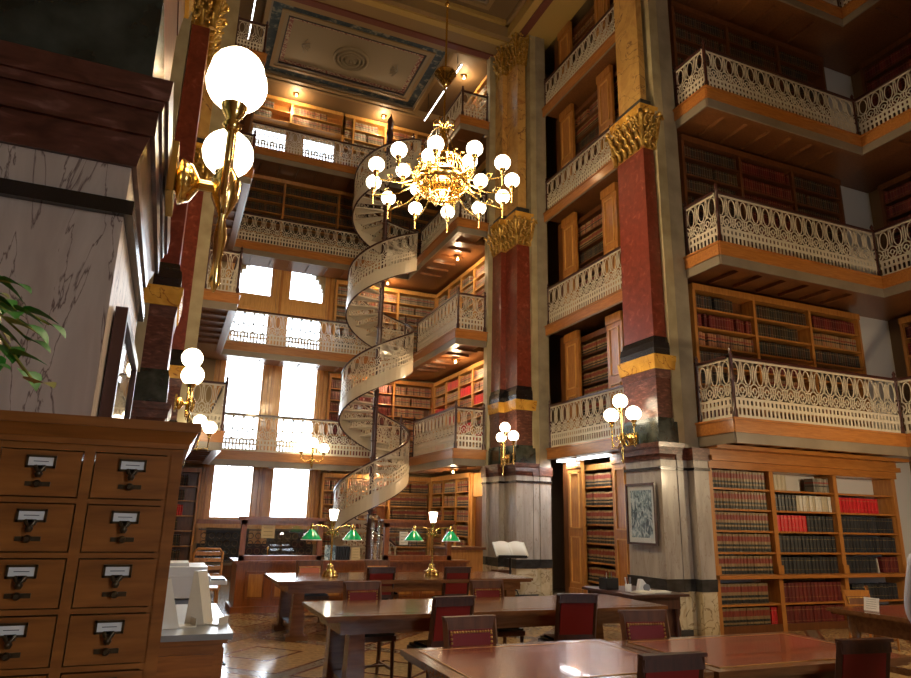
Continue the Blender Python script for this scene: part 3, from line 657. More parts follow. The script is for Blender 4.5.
# ------------------------------------------------------------------ the law bookcase of the alcove, every book by itself
AX = [8.035, 9.35, 10.85, 12.37]; AY = 8.62
t = thing('bookcase', 'big honey wood bookcase of law books on the ground floor under the right gallery', 'bookcase', (AX[0], AY, 0))
mb = MB(); mb.box(AX[0], AX[-1], 8.98, 9.02, 0, 2.62, 'plaster_white'); mb.build('back_panel', t, label='pale back panel')
ROW = [-.74+E, -.40+E, -.065+E, .27+E, .60+E]; LOW = [.06, .42]
mb = MB()
for x in AX: mb = MB(); mb.box(x-.045, x+.045, AY-.02, 8.98, 0, 2.55, 'oak'); mb.box(x-.06, x+.06, AY-.05, AY-.02, .86, 1.0, 'oak'); mb.build('upright', t)
mb = MB(); mb.box(AX[0]-.05, AX[-1]+.05, AY-.06, 8.98, 2.50, 2.62, 'oak_x'); mb.box(AX[0]-.05, AX[-1]+.08, AY-.14, 9.0, 2.62, 2.70, 'oak_x'); mb.box(AX[0]-.05, AX[-1]+.10, AY-.05, 9.0, 2.70, 2.84, 'oak_x'); mb.box(AX[0]-.05, AX[-1]+.15, AY-.28, 9.0, 2.80, 2.86, 'oak_x'); mb.build('cornice', t)
for zz in ROW+LOW:
    for i in range(3):
        mb = MB(); mb.box(AX[i]+.045, AX[i+1]-.045, AY, 8.98, zz-.03, zz, 'oak_x'); mb.build('shelf', t)
mb = MB(); mb.box(AX[0]-.03, AX[-1]+.05, AY-.10, AY, .80, .855, 'oak_x'); mb.build('ledge', t); mb = MB(); mb.box(AX[0], AX[-1], AY-.01, AY+.03, 0, .11, 'oak_dark'); mb.build('plinth', t)
BM = {}; NB = [0]
def one_book(x, y, z, w, h, d, sty, lab, grp, lean=0):
    wq = round(w, 3); hq = round(h/.02)*.02; key = (sty, wq, hq, random.Random(NB[0]*7+3).randrange(3))
    if key not in BM:
        mb = MB(); add_book(mb, (0, 0, 0), (1, 0, 0), (0, 1, 0), wq*.95, hq, d, sty, random.Random(hash(key[3])+int(wq*1000))); BM[key] = mb.mesh('book')
    o = bpy.data.objects.new('book', BM[key]); o.location = (x, y, z+.001); o.rotation_euler = (0, lean, 0); C.objects.link(o); tag(o, lab, 'book', grp); NB[0] += 1
def shelf_books(i, zz, sty, w, h, lab, u0=.0, u1=None):
    x = AX[i]+.05+u0; end = (AX[i]+.05+u1) if u1 else AX[i+1]-.05; rnd = random.Random(int(zz*100)+i)
    n_ = max(1, round((end-x)/w)); w = (end-x)/n_-.0012; h *= 1.09
    for _ in range(n_):
        ww = w; one_book(x, AY+.05+.01*rnd.random(), zz, ww, h, .20, sty, lab, lab); x += ww+.001
nr = ['fourth', 'third', 'second', 'next to top', 'top']
for r, zz in enumerate(ROW):
    q = ['lowest', 'second lowest', 'middle', 'second highest', 'top'][r]
    shelf_books(0, zz, 'tan', .068, .255, 'red-banded tan law report on the %s shelf, left section above the ledge' % q)
for r, zz in enumerate(LOW): shelf_books(0, zz, 'tan', .072, .28, 'red-banded tan law report on the %s shelf below the ledge, left section' % ('bottom', 'upper')[r], u1=1.06)
shelf_books(0, LOW[0], 'red', .055, .27, 'bright red book ending the bottom row of the left section', u0=1.08)
Q = ROW
shelf_books(1, Q[0], 'navy', .085, .235, 'dark bound volume on the lowest shelf above the ledge, middle section')
shelf_books(1, Q[1], 'navy', .085, .235, 'dark bound volume on the full dark second shelf, middle section')
shelf_books(1, Q[2], 'red', .085, .235, 'bright red volume left on the middle shelf, middle section', u1=.76)
shelf_books(1, Q[2], 'navy', .085, .235, 'dark volume right of the red ones on the middle shelf, middle section', u0=.77)
shelf_books(1, Q[3], 'navy', .075, .235, 'dark volume left of the white ones, middle section', u1=.56)
shelf_books(1, Q[3], 'white', .075, .235, 'white bound volume right on the second highest shelf, middle section', u0=.57)
shelf_books(1, Q[4], 'white', .085, .23, 'white volume standing at the left of the nearly empty top shelf', u1=.38)
shelf_books(1, Q[4], 'grey', .06, .215, 'grey volume at the right end of the nearly empty top shelf', u0=1.02)
shelf_books(2, Q[0], 'navy', .085, .235, 'dark volume on the lowest shelf above the ledge, right section', u1=.86)
one_book(AX[2]+.93, AY+.05, Q[0], .03, .23, .2, 'white', 'white slim book leaning between dark volumes, right section', 'leaning book', -.12)
shelf_books(2, Q[0], 'maroon', .075, .235, 'deep maroon volume at the right end of the lowest shelf', u0=1.0)
shelf_books(2, Q[1], 'navy', .085, .235, 'dark volume filling the second shelf, right section')
shelf_books(2, Q[2], 'navy', .085, .235, 'dark volume filling the middle shelf, right section')
shelf_books(2, Q[3], 'red', .095, .235, 'bright red volume on the second highest shelf, right section', u1=1.10)
for r, zz in enumerate(LOW): shelf_books(1, zz, 'maroon', .085, .27, 'maroon volume on the %s shelf below the ledge, middle section' % ('bottom', 'upper')[r])
for r, zz in enumerate(LOW):
    for i_ in (2,): fill((AX[i_]+.06, AY+.05, zz), (1, 0, 0), (0, 1, 0), 1.35, .26, .2, 'navy' if r else 'maroon', 900+r, wbase=.075)
o = LB.build('law_books'); tag(o, 'all the farther rows of law books on the bay, gallery and stack shelves', 'books', None, 'stuff')
mb = MB(); mb.box(12.28, 13.6, 9.02, 9.10, 0, .9, 'plaster_white'); struct('trim_42', mb, 'pale low wall right of the law bookcase')

# ------------------------------------------------------------------ spiral stair
SX, SY, SR = 4.95, 17.57, .96
t = thing('spiral_staircase', 'cream iron spiral staircase winding up beside the galleries', 'staircase', (SX, SY, 0))
mb = MB(); mb.lathe([(.16, 0), (.16, .08), (.085, .14), (.07, .3), (.07, 12.75), (.11, 12.8), (.11, 12.9), (.06, 13.0), (.10, 13.15), (.09, 13.3), (.02, 13.5), (.001, 13.62)], (SX, SY, 0), 'iron_brown', 14)
zz = .9
while zz < 12.6: mb.lathe([(.07, zz-.03), (.095, zz), (.07, zz+.03)], (SX, SY, 0), 'iron_brown', 12); zz += .45
mb.build('center_pole', t)
LV = [0]+BASE
def hz(a):      # a in turns from the floor, 0 = east landing
    a = max(0, min(4, a)); k = min(3, int(a)); return LV[k]+(LV[k+1]-LV[k])*(a-k)
def sp(a, r): w = 2*PI*(a+.065); return (SX+r*math.cos(w), SY+r*math.sin(w))
ml = MB(); ms = MB(); mh = MB(); mbm = MB(); N = 64
def band(mb, r0, r1, f0, f1, mat, a0=0.0, a1=4.0, n=160):
    vs = []; fs = []
    for i in range(n+1):
        a = a0+(a1-a0)*i/n; z = hz(a)
        for r, f_ in ((r0, f0), (r1, f0), (r1, f1), (r0, f1)):
            x, y = sp(a, r); vs.append((x, y, z+f_))
    for i in range(n):
        for j in range(4): fs.append((i*4+j, i*4+(j+1) % 4, i*4+4+(j+1) % 4, i*4+4+j))
    fs += [(3, 2, 1, 0), tuple(n*4+j for j in range(4))]; mb.add(vs, fs, mat, False)
band(ms, SR-.02, SR+.01, -.26, .05, 'iron_cream'); band(ms, SR-.02, SR+.02, -.275, -.25, 'iron_brown'); band(ms, SR-.02, SR+.02, .045, .065, 'iron_cream')
ms.build('stringer', t)
band(mh, SR-.04, SR+.02, .885, .93, 'iron_brown'); 
nu = 92; Ltot = 4.0
def spf(u, v, w):
    a = u/(nu*PITCH)*Ltot; x, y = sp(a, SR-.012+w*.8); return (x, y, hz(a)+.065+v)
sv = PITCH
lattice(ml, nu, nu*PITCH, .82, spf)
ml.build('lattice_panel', t); 
for k in range(4):      # handrail sweep and landing at every level
    z = BASE[k]
    mh.tube([(*sp(0, SR-.01), z+.91), (SX+SR+.02, SY+.38, z+1.0), (6.08, 17.83, z+RH[k]+.02)], .025, 'iron_brown', 6)
    mbm.prism([(SX+.1, SY+.0), (SX+SR-.10, SY+.30), (6.10, 17.87), (6.10, 18.6), (5.4, 18.45), (SX+.05, SY+.5)], z-.06, z-.015, 'iron_cream'); mbm.build('landing', t); mbm = MB()
    mh.lathe([(.04, z), (.03, z+.2), (.026, z+.95), (.05, z+1.06), (.02, z+1.12), (.03, z+1.16), (.003, z+1.2)], (*sp(0, SR-.01), 0), 'iron_brown', 8)
mh.build('handrail', t)
ns = 15
for k in range(4):
    for i in range(ns):
        a0 = k+i/ns; a1 = a0+1/ns; z = hz(a0); z1 = hz(a1); mb = MB()
        pts = [sp(a0, .07), sp(a0, SR-.02), sp(a0+.5/ns, SR-.02), sp(a1+.01, SR-.02), sp(a1+.01, .07)]
        mb.prism(pts, z1-.03, z1, 'iron_cream')
        # pierced riser between two treads
        c0 = Vector((*sp(a0, .10), 0)); c1 = Vector((*sp(a0, SR-.03), 0)); d = c1-c0; tn = Vector((-d.y, d.x, 0)).normalized()*.008
        for f0, f1, q0, q1 in ((0, 1, .0, .28), (0, 1, .72, 1.0), (0, .06, .28, .72), (.94, 1, .28, .72), (.30, .34, .28, .72), (.5, .54, .28, .72), (.72, .76, .28, .72)):
            A = c0+d*f0; B = c0+d*f1; h0 = z-.0+(z1-z)*q0-.03*(q0 < .1); h1 = z+(z1-z)*q1-.03
            if h1 <= h0: continue
            mb.prism([((A-tn).x, (A-tn).y), ((B-tn).x, (B-tn).y), ((B+tn).x, (B+tn).y), ((A+tn).x, (A+tn).y)], h0, h1, 'iron_cream')
        mb.build('tread', t)

# ------------------------------------------------------------------ lamps
def globe_prof(r, c, sq=.96):
    return [(max(r*math.sin(PI*i/10), .001), c-r*sq*math.cos(PI*i/10)) for i in range(11)]
def add_globe(parent, p, r, n=20):
    mb = MB(); mb.lathe(globe_prof(r, 0), p, 'globe_glow', n); mb.build('glass_globe', parent)
    mb = MB(); z = p[2]-r*.93; mb.lathe([(.02, z-.09), (.035, z-.07), (.02, z-.05), (.36*r, z-.02), (.46*r, z+.02), (.48*r, z+.03), (.40*r, z+.035)], (p[0], p[1], 0), 'brass', 14); mb.build('globe_holder', parent)
    return z-.09
def chandelier(loc, label):
    t = thing('chandelier', label, 'chandelier', loc); x0, y0, z0 = loc
    mb = MB(); top = CZ
    mb.tube([(x0, y0, z0+.95), (x0, y0, top)], .018, 'brass', 8); mb.lathe([(.03, z0+1.75), (.11, z0+1.85), (.05, z0+1.87), (.15, z0+1.93), (.07, z0+1.95), (.19, z0+2.0), (.17, z0+2.04), (.02, z0+2.1)], (x0, y0, 0), 'brass', 20)
    mb.ball((x0, y0, z0+3.4), .05, 'brass', 10); mb.lathe([(.3, top-.02), (.2, top-.08), (.05, top-.15)], (x0, y0, 0), 'brass', 20); mb.build('suspension_rod', t)
    mb = MB()
    mb.lathe([(.02, z0-.42), (.05, z0-.40), (.03, z0-.34), (.10, z0-.26), (.20, z0-.22), (.26, z0-.12), (.24, z0-.06), (.12, z0-.02), (.06, z0+.1), (.10, z0+.2), (.05, z0+.3), (.04, z0+.95)], (x0, y0, 0), 'brass', 20)
    mb.lathe([(.40, z0-.10), (.44, z0-.06), (.44, z0+.02), (.40, z0+.06), (.38, z0+.02), (.38, z0-.06), (.40, z0-.10)], (x0, y0, 0), 'brass', 28, cap=False); mb.build('central_body', t)
    mb = MB()
    for rr, zz_ in ((.36, -.16), (.26, -.27), (.34, .36), (.40, .20)): mb.tube([(x0+rr*math.cos(i*PI/12), y0+rr*math.sin(i*PI/12), z0+zz_) for i in range(25)], .014, 'brass', 5)
    for k in range(18):
        a = 2*PI*k/18; ca, sa = math.cos(a), math.sin(a)
        mb.tube([(x0+ca*r_, y0+sa*r_, z0+z_) for r_, z_ in ((.40, -.06), (.37, -.16), (.26, -.27), (.10, -.33))], .011, 'brass', 5)
        mb.tube([(x0+ca*r_, y0+sa*r_, z0+z_) for r_, z_ in ((.42, .04), (.45, .14), (.40, .24), (.33, .34), (.37, .42), (.42, .38))], .013, 'brass', 5)
        mb.ball((x0+ca*.44, y0+sa*.44, z0+.16), .028, 'brass', 6)
    mb.build('basket', t)
    mb = MB()
    for k in range(8):
        a = 2*PI*k/8; ca, sa = math.cos(a), math.sin(a)
        def q(r, z): return (x0+ca*r, y0+sa*r, z0+z)
        mb.tube([q(.03, .95), q(.10, 1.02), q(.17, .98), q(.19, 1.06), q(.13, 1.10)], .014, 'brass', 5)
    mb.build('crown_scrolls', t)
    mb = MB()
    for k in range(6):
        a = 2*PI*(k+.5)/6; ca, sa = math.cos(a), math.sin(a)
        def q(r, z): return (x0+ca*r, y0+sa*r, z0+z)
        mb.tube([q(.05, .92), q(.22, .45), q(.42, .02)], .010, 'brass', 5)
        mb.tube([q(.42, 0), q(.50, .12), q(.46, .28), q(.36, .30), q(.33, .20), q(.40, .16)], .016, 'brass', 5)
        mb.tube([q(.10, -.2), q(.28, -.30), q(.42, -.16), q(.40, -.04)], .016, 'brass', 5)
        mb.tube([q(.1, .1), q(.24, .22), q(.36, .10), q(.28, .0), q(.2, .06)], .014, 'brass', 5)
    mb.build('scrollwork', t)
    for k in range(12):
        a = math.radians(62.4-30*k+1); ca, sa = math.cos(a), math.sin(a); R_ = 1.12
        def q(r, z, b_=0): w = a+b_; return (x0+math.cos(w)*r, y0+math.sin(w)*r, z0+z)
        zb = add_globe(t, q(R_, 0), .122)
        mb = MB(); e = q(R_, 0); mb.tube([(e[0], e[1], zb+.02), (e[0], e[1], zb-.16)], .014, 'brass', 6); mb.ball((e[0], e[1], zb-.17), .02, 'brass', 6)
        mb.tube([q(.42, -.05), q(.70, -.20), q(R_, -.24)], .014, 'brass', 6)
        mb.tube([q(.80, -.20), q(.86, -.10), q(.93, -.13), q(.90, -.19), q(.85, -.17)], .010, 'brass', 5); mb.build('arm', t)
    for k in range(6):
        a = math.radians(-130+60*k); R_ = .64
        def q(r, z): return (x0+math.cos(a)*r, y0+math.sin(a)*r, z0+z)
        zb = add_globe(t, q(R_, .10), .118)
        mb = MB(); e = q(R_, 0); mb.tube([(e[0], e[1], zb+.02), (e[0], e[1], zb-.10)], .013, 'brass', 6); mb.tube([q(.40, 0), q(.5, -.12), q(R_, -.14)], .013, 'brass', 6); mb.build('arm', t)
    return t
chandelier((3.5, 9.19, 5.27+E), 'large gilt chandelier with eighteen glowing globes hanging over the tables')
lamp('chandelier_light', (3.5, 9.19, 5.27+E+.35), 330, (1, .74, .42), .25)
lamp('chandelier_light', (3.5, 9.19, 5.27+E-.75), 420, (1, .74, .42), .25)
def sconce(wx, wy, wz, sx, stemx, tops, r, label):
    """wall bracket: plate at wx, stem at stemx; tops = globe centres"""
    t = thing('wall_lamp', label, 'wall lamp', (wx, wy, wz))
    mb = MB(); mb.box(min(wx, wx+sx*.025), max(wx, wx+sx*.025), wy-.12, wy+.12, wz-.10, wz+.10, 'brass'); mb.lathe([(.02, 0), (.09, .02), (.07, .06), (.02, .09)], (wx+sx*.02, wy, wz), 'brass', 14, (sx, 0, 0)); mb.build('wall_plate', t)
    mb = MB(); mb.tube([(wx+sx*.05, wy, wz), (stemx, wy, wz)], .022, 'brass', 8); zt = max(p[2] for p in tops)
    mb.lathe([(.004, wz-.42), (.022, wz-.38), (.016, wz-.30), (.026, wz-.2), (.014, wz-.12), (.05, wz-.04), (.055, wz+.04), (.02, wz+.10), (.016, zt-r-.05)], (stemx, wy, 0), 'brass', 10); mb.build('stem', t)
    for p in tops:
        zb = add_globe(t, p, r)
        if abs(p[1]-wy) > .05:
            mb = MB(); d = p[1]-wy; mb.tube([(stemx, wy, wz+.0), (stemx, wy+d*.4, wz-.14), (p[0], wy+d*.85, wz-.12), (p[0], p[1], wz-.02), (p[0], p[1], zb+.03)], .013, 'brass', 6)
            mb.tube([(stemx, wy+d*.2, wz-.05), (stemx, wy+d*.45, wz+.06), (stemx, wy+d*.6, wz-.02), (stemx, wy+d*.45, wz-.05)], .009, 'brass', 5); mb.tube([(p[0], p[1], wz-.02), (p[0], p[1], wz-.16)], .01, 'brass', 6); mb.build('arm', t)
    return t
sconce(7.045, 9.22, 1.36+E, -1, 6.82, [(6.82, 9.24, 1.98+E), (6.84, 9.53, 1.78+E), (6.86, 8.95, 1.74+E)], .125, 'three-globe brass wall lamp on the pier with the framed picture')
sconce(7.075, 13.9, 1.36+E, -1, 6.98, [(6.93, 13.72, 2.06+E), (6.96, 13.97, 1.86+E), (6.99, 13.42, 1.84+E)], .120, 'three-globe brass wall lamp on the farther red pier')
sconce(-.135, 2.55, 1.22+E, 1, .07, [(.062, 2.50, 1.705+E), (.070, 2.80, 1.51+E), (.058, 2.26, 1.50+E)], .107, 'large bright three-globe wall lamp close to the viewer on the nearest pier')
sconce(-.045, 9.22, 1.36+E, 1, .15, [(.10, 9.3, 1.98+E), (.12, 9.58, 1.80+E), (.13, 9.0, 1.70+E)], .135, 'stacked globes of the wall lamp on the middle left pier')
sconce(.055, 13.9, 1.30+E, 1, .22, [(.42, 13.6, 1.70+E), (.30, 13.85, 1.55+E), (.60, 13.35, 1.56+E)], .125, 'small globe wall lamp farthest on the left, near the windows')
def dome(loc, power, label, vis=True, col=(1, .70, .38)):
    t = thing('ceiling_light', label, 'ceiling light', loc, 0, 'small lamps under the galleries')
    x, y, z = loc; mb = MB(); mb.lathe([(.09, z), (.09, z-.03), (.05, z-.04)], (x, y, 0), 'brass', 12); mb.build('mount', t)
    mb = MB(); mb.lathe([(.001, z-.10), (.03, z-.09), (.042, z-.065), (.03, z-.04)], (x, y, 0), 'bulb_dim', 12); mb.build('bulb', t)
    lamp('gallery_light', (x, y, z-.24), power, col, .06)
for k in range(4):
    z = BASE[k]-.37
    nm = ('first', 'second', 'third', 'topmost')[k]; pw = [46, 60, 46, 0][k]
    if pw:
        dome((6.78, 16.4, z), pw, 'small lamp under the %s gallery of the end bay, right side' % nm)
        dome((5.6, 19.25, z), pw*.9, 'small lamp under the %s gallery behind the spiral stair' % nm)
dome((2.3, 19.35, CZ-.17), 60, 'small lamp at the ceiling above the topmost left shelves'); dome((5.2, 19.35, CZ-.17), 60, 'small lamp at the ceiling above the topmost right shelves'); dome((6.9, 16.5, CZ-.02), 40, 'small lamp at the ceiling beside the far pier')
for (y, ln, lab) in ((12.1, 1.1, 'nearer'), (13.2, .6, 'farther')):
    t = thing('fluorescent_light', 'bright strip light between the right hand piers under the first gallery, %s' % lab, 'ceiling light', (8.2, y, BASE[0]-.27), 0, 'strip lights'); z = BASE[0]-.27
    mb = MB(); mb.box(8.12, 8.28, y-ln/2, y+ln/2, z, z+.03, 'white_plastic'); mb.build('fixture', t); mb = MB(); mb.box(8.13, 8.27, y-ln/2+.02, y+ln/2-.02, z-.04, z, 'tube_glow'); mb.build('tube', t)
    area('strip_light', (8.2, y, z-.07), (0, 0, 0), .14, ln, 16, (.95, .97, 1))
for i_, (x, y0, y1, z) in enumerate(((6.15, 14.9, 17.9, 12.25+E), (.56, 13.6, 16.3, 12.25+E))):
    t = thing('fluorescent_light', ('long bare tube light high at the right edge of the end bay ceiling', 'long bare tube light high at the left edge of the end bay ceiling')[i_], 'ceiling light', (x, (y0+y1)/2, z))
    mb = MB(); mb.tube([(x, y0, z), (x, y1, z)], .014, 'tube_glow', 8); mb.build('tube', t); mb = MB()
    for y in (y0+.3, y1-.3): mb.tube([(x, y, z+.02), (x, y, CZ)], .008, 'iron_black', 4)
    mb.tube([(x, y0, z+.045), (x, y1, z+.045)], .02, 'iron_black', 4); mb.build('hanger', t)
# alcove lamp under the first right gallery
for x_ in ():  dome((x_, 8.12, BASE[0]-.41), 34, 'small lamp under the right gallery in front of the law bookcase, %s' % ('left' if x_ < 10 else 'right'))
chandelier((3.5, 2.0, 5.6+E), 'second gilt chandelier over the near part of the hall, above the view')
lamp('chandelier_light', (3.5, 2.0, 5.6+E-.75), 300, (1, .74, .42), .25)
t = thing('alcove_fill_lamp', 'white globe lamp added out of view to light the right alcove', 'added lamp', (10.2, 4.8, 3.1))  # unseen lamp, added to brighten the lower alcove
mb = MB(); mb.tube([(10.2, 4.8, 3.1), (10.2, 4.8, CZ)], .012, 'brass', 6); mb.build('rod', t); add_globe(t, (10.2, 4.8, 2.95), .16)
lamp('alcove_fill_light', (10.2, 4.8, 2.6), 270, (1, .76, .46), .16)  # light of the added lamp, aimed at the law bookcase area
t = thing('wall_lamp', 'glowing three-globe lamp before the window pair at the back gallery', 'wall lamp', (3.5, 18.7, 1.75+E))
mb = MB(); mb.tube([(3.5, 18.72, 1.50+E), (3.5, 18.5, 1.45+E), (3.5, 18.42, 1.52+E), (3.5, 18.42, 1.72+E)], .02, 'brass', 6)
for dx in (-.3, .3): mb.tube([(3.5, 18.42, 1.5+E), (3.5+dx*.6, 18.42, 1.42+E), (3.5+dx, 18.42, 1.5+E), (3.5+dx, 18.42, 1.6+E)], .013, 'brass', 6)
mb.lathe([(.004, 1.25), (.03, 1.32), (.05, 1.45), (.02, 1.55)], (3.5, 18.42, E), 'brass', 10); mb.build('bracket', t)
for p_ in ((3.5, 18.42, 1.93+E), (3.2, 18.42, 1.80+E), (3.8, 18.42, 1.80+E)): add_globe(t, p_, .14)
#PART4
# ------------------------------------------------------------------ tables
def table(x0, x1, y0, y1, label, leather=False, h=.76, foot=True):
    t = thing('reading_table', label, 'table', ((x0+x1)/2, (y0+y1)/2, 0), 0, 'long library reading tables')
    mb = MB(); mb.box(x0, x1, y0, y1, h-.035, h, 'table_wood'); mb.box(x0+.02, x1-.02, y0+.02, y1-.02, h-.055, h-.035, 'table_wood')
    if not leather: mb.box(x0+.12, x1-.12, y0+.12, y1-.12, h, h+.002, 'table_wood')
    mb.build('tabletop', t)
    if leather:
        mb = MB(); mb.box(x0+.10, x1-.10, y0+.10, y1-.10, h, h+.003, 'leather_top'); mb.build('leather_inlay', t, label='red leather writing surface')
        mb = MB(); rectring(mb, x0+.095, x1-.095, y0+.095, y1-.095, .008, h+.001, h+.0045, 'oak_light'); mb.build('inlay_border', t)
    mb = MB(); mb.box(x0+.16, x1-.16, y0+.12, y0+.15, h-.17, h-.055, 'table_wood'); mb.box(x0+.16, x1-.16, y1-.15, y1-.12, h-.17, h-.055, 'table_wood'); mb.box(x0+.16, x0+.19, y0+.15, y1-.15, h-.17, h-.055, 'table_wood'); mb.box(x1-.19, x1-.16, y0+.15, y1-.15, h-.17, h-.055, 'table_wood'); mb.build('apron', t)
    ym = (y0+y1)/2
    for s_, x in ((1, x0+.32), (-1, x1-.32)):
        for yy in (y0+.20, y1-.20):
            mb = MB(); mb.frustum((x-.09, x+.09, yy-.09, yy+.09), .06, (x-.07, x+.07, yy-.07, yy+.07), h-.17, 'table_wood'); mb.box(x-.15, x+.15, yy-.11, yy+.11, 0, .06, 'table_wood'); mb.build('leg', t)
        mb = MB(); mb.box(x-.05, x+.05, y0+.29, y1-.29, .06, .16, 'table_wood'); mb.build('stretcher', t)
    return t
table(1.50, 5.35, 9.62, 11.02, 'farthest long reading table carrying the two green-shaded brass lamps', h=.76)
table(1.41, 5.10, 6.22, 7.36, 'middle long reading table between the lamp table and the nearest tables')
table(1.56, 3.13, 3.44, 4.62, 'nearest reading table on the left, with pale sheen', leather=True)
table(3.15, 4.86, 3.42, 4.52, 'nearest reading table on the right, with red leather top', leather=True)

# ------------------------------------------------------------------ chairs (local: seat faces +Y, back at -Y)
def make_chair(mat='chair_wood', lea='leather_red', back_h=.93):
    t = thing('library_chair', '', 'chair'); 
    w = .200
    mb = MB(); mb.prism([(-w, -.20), (w, -.20), (w+.02, .24), (-w-.02, .24)], .40, .45, mat); mb.build('seat_frame', t)
    mb = MB(); mb.prism([(-w+.02, -.19), (w-.02, -.19), (w, .23), (-w, .23)], .45, .475, 'seat_black'); mb.prism([(-w+.05, -.16), (w-.05, -.16), (w-.03, .20), (-w+.03, .20)], .475, .49, 'seat_black'); mb.build('seat', t, label='black leather seat')
    def bk(z): return -.20-.10*(z-.45)/.48
    mb = MB()
    for s_ in (-1, 1):
        mb.tube([(s_*(w-.01), bk(z), z) for z in (.40, .6, .8, back_h-.01)], .026, mat, 4)
    for z0, z1 in ((.50, .55), (back_h-.085, back_h)):
        y = bk((z0+z1)/2); mb.box(-w, w, y-.02, y+.02, z0, z1, mat)
    mb.box(-w-.008, w+.008, bk(back_h)-.028, bk(back_h)+.022, back_h-.02, back_h, mat)
    mb.build('back_frame', t)
    mb = MB(); z0, z1 = .55, back_h-.085; k = w-.03
    mb.add([(-k, bk(z0)-.014, z0), (k, bk(z0)-.014, z0), (k, bk(z1)-.014, z1), (-k, bk(z1)-.014, z1), (-k, bk(z0)+.016, z0), (k, bk(z0)+.016, z0), (k, bk(z1)+.016, z1), (-k, bk(z1)+.016, z1)],
           [(0, 1, 2, 3), (7, 6, 5, 4), (0, 4, 5, 1), (1, 5, 6, 2), (2, 6, 7, 3), (3, 7, 4, 0)], lea)
    mb.build('backrest', t, label='padded red leather back panel')
    mb = MB()
    for i in range(15):
        x = -k+.012+(2*k-.024)*i/14; mb.ball((x, bk(z1-.012)+.018, z1-.016), .010, 'gilding', 6); 
    for i in range(10):
        z = z0+.02+(z1-z0-.05)*i/9
        for s_ in (-1, 1): mb.ball((s_*(k-.012), bk(z)+.018, z), .010, 'gilding', 6)
    mb.build('nail_trim', t)
    for s_ in (-1, 1):
        mb = MB(); mb.tube([(s_*(w-.005), .20, .40), (s_*(w), .205, .0)], [.024, .017], mat, 4); mb.build('leg', t)
        mb = MB(); mb.tube([(s_*(w-.01), -.19, .42), (s_*(w-.01), -.20, .2), (s_*(w-.005), -.25, 0)], [.024, .022, .018], mat, 4); mb.build('leg', t)
        mb = MB(); mb.box(s_*(w-.005)-.010, s_*(w-.005)+.010, -.20, .19, .12, .145, mat); mb.build('stretcher', t)
    mb = MB(); mb.box(-w+.01, w-.01, -.01, .012, .122, .143, mat); mb.build('stretcher', t)
    return t
dark = make_chair(); wood_ = make_chair('chair_wood_light'); orange = make_chair('chair_wood_light', 'leather_orange'); used = set()
def chair(src, x, y, deg, label, grp='library chairs around the reading tables'):
    o = src if src.name not in used else copy_tree(src); used.add(src.name)
    o.location = (x, y, 0); o.rotation_euler = (0, 0, math.radians(deg)); o['label'] = label; o['group'] = grp; return o
# seat faces +Y; back centre sits .27 behind; far side chairs turn 180
def far(src, bx, by, deg, lab): a = math.radians(180+deg); chair(src, bx-(-math.sin(a))*(-.28), by+math.cos(a)*.28, 180+deg, lab)
def near(src, bx, by, deg, lab): a = math.radians(deg); chair(src, bx-math.sin(a)*.28, by+math.cos(a)*.28, deg, lab)
far(wood_, 2.13, 4.76, 2, 'chair with red nailed back facing the viewer behind the nearest left table')
far(wood_, 3.66, 4.76, -8, 'chair with red nailed back behind the nearest right table, before the dark side table')
far(wood_, 2.09, 7.55, 2, 'chair with red nailed back at the far side of the middle table, left')
far(wood_, 3.56, 7.50, 0, 'chair with red nailed back at the far side of the middle table, right')
near(dark, 2.52, 6.02, 4, 'dark-backed chair seen from behind at the middle table, left')
near(dark, 3.82, 6.00, -10, 'dark-backed chair seen from behind at the middle table, right')
near(dark, 2.95, 9.72, 0, 'dark-backed chair seen from behind at the lamp table, between the lamps')
near(dark, 4.10, 9.66, 0, 'dark-backed chair seen from behind at the lamp table, right of the right lamp')
far(orange, 2.23, 11.25, 0, 'chair with orange-red back at the far side of the lamp table, left')
far(orange, 3.34, 11.25, 0, 'chair with orange top rail behind the lamp table, half hidden')
near(dark, 2.62, 3.20, -3, 'dark chair back at the bottom edge where the two nearest tables meet')
near(dark, 4.18, 3.26, -6, 'dark chair with red back panel at the right end of the red table')
lowc = make_chair('oak', 'oak_dark', .74)
chair(lowc, 9.35, 7.1, 165, 'plain wooden chair at the far end of the right hand table with the notice')

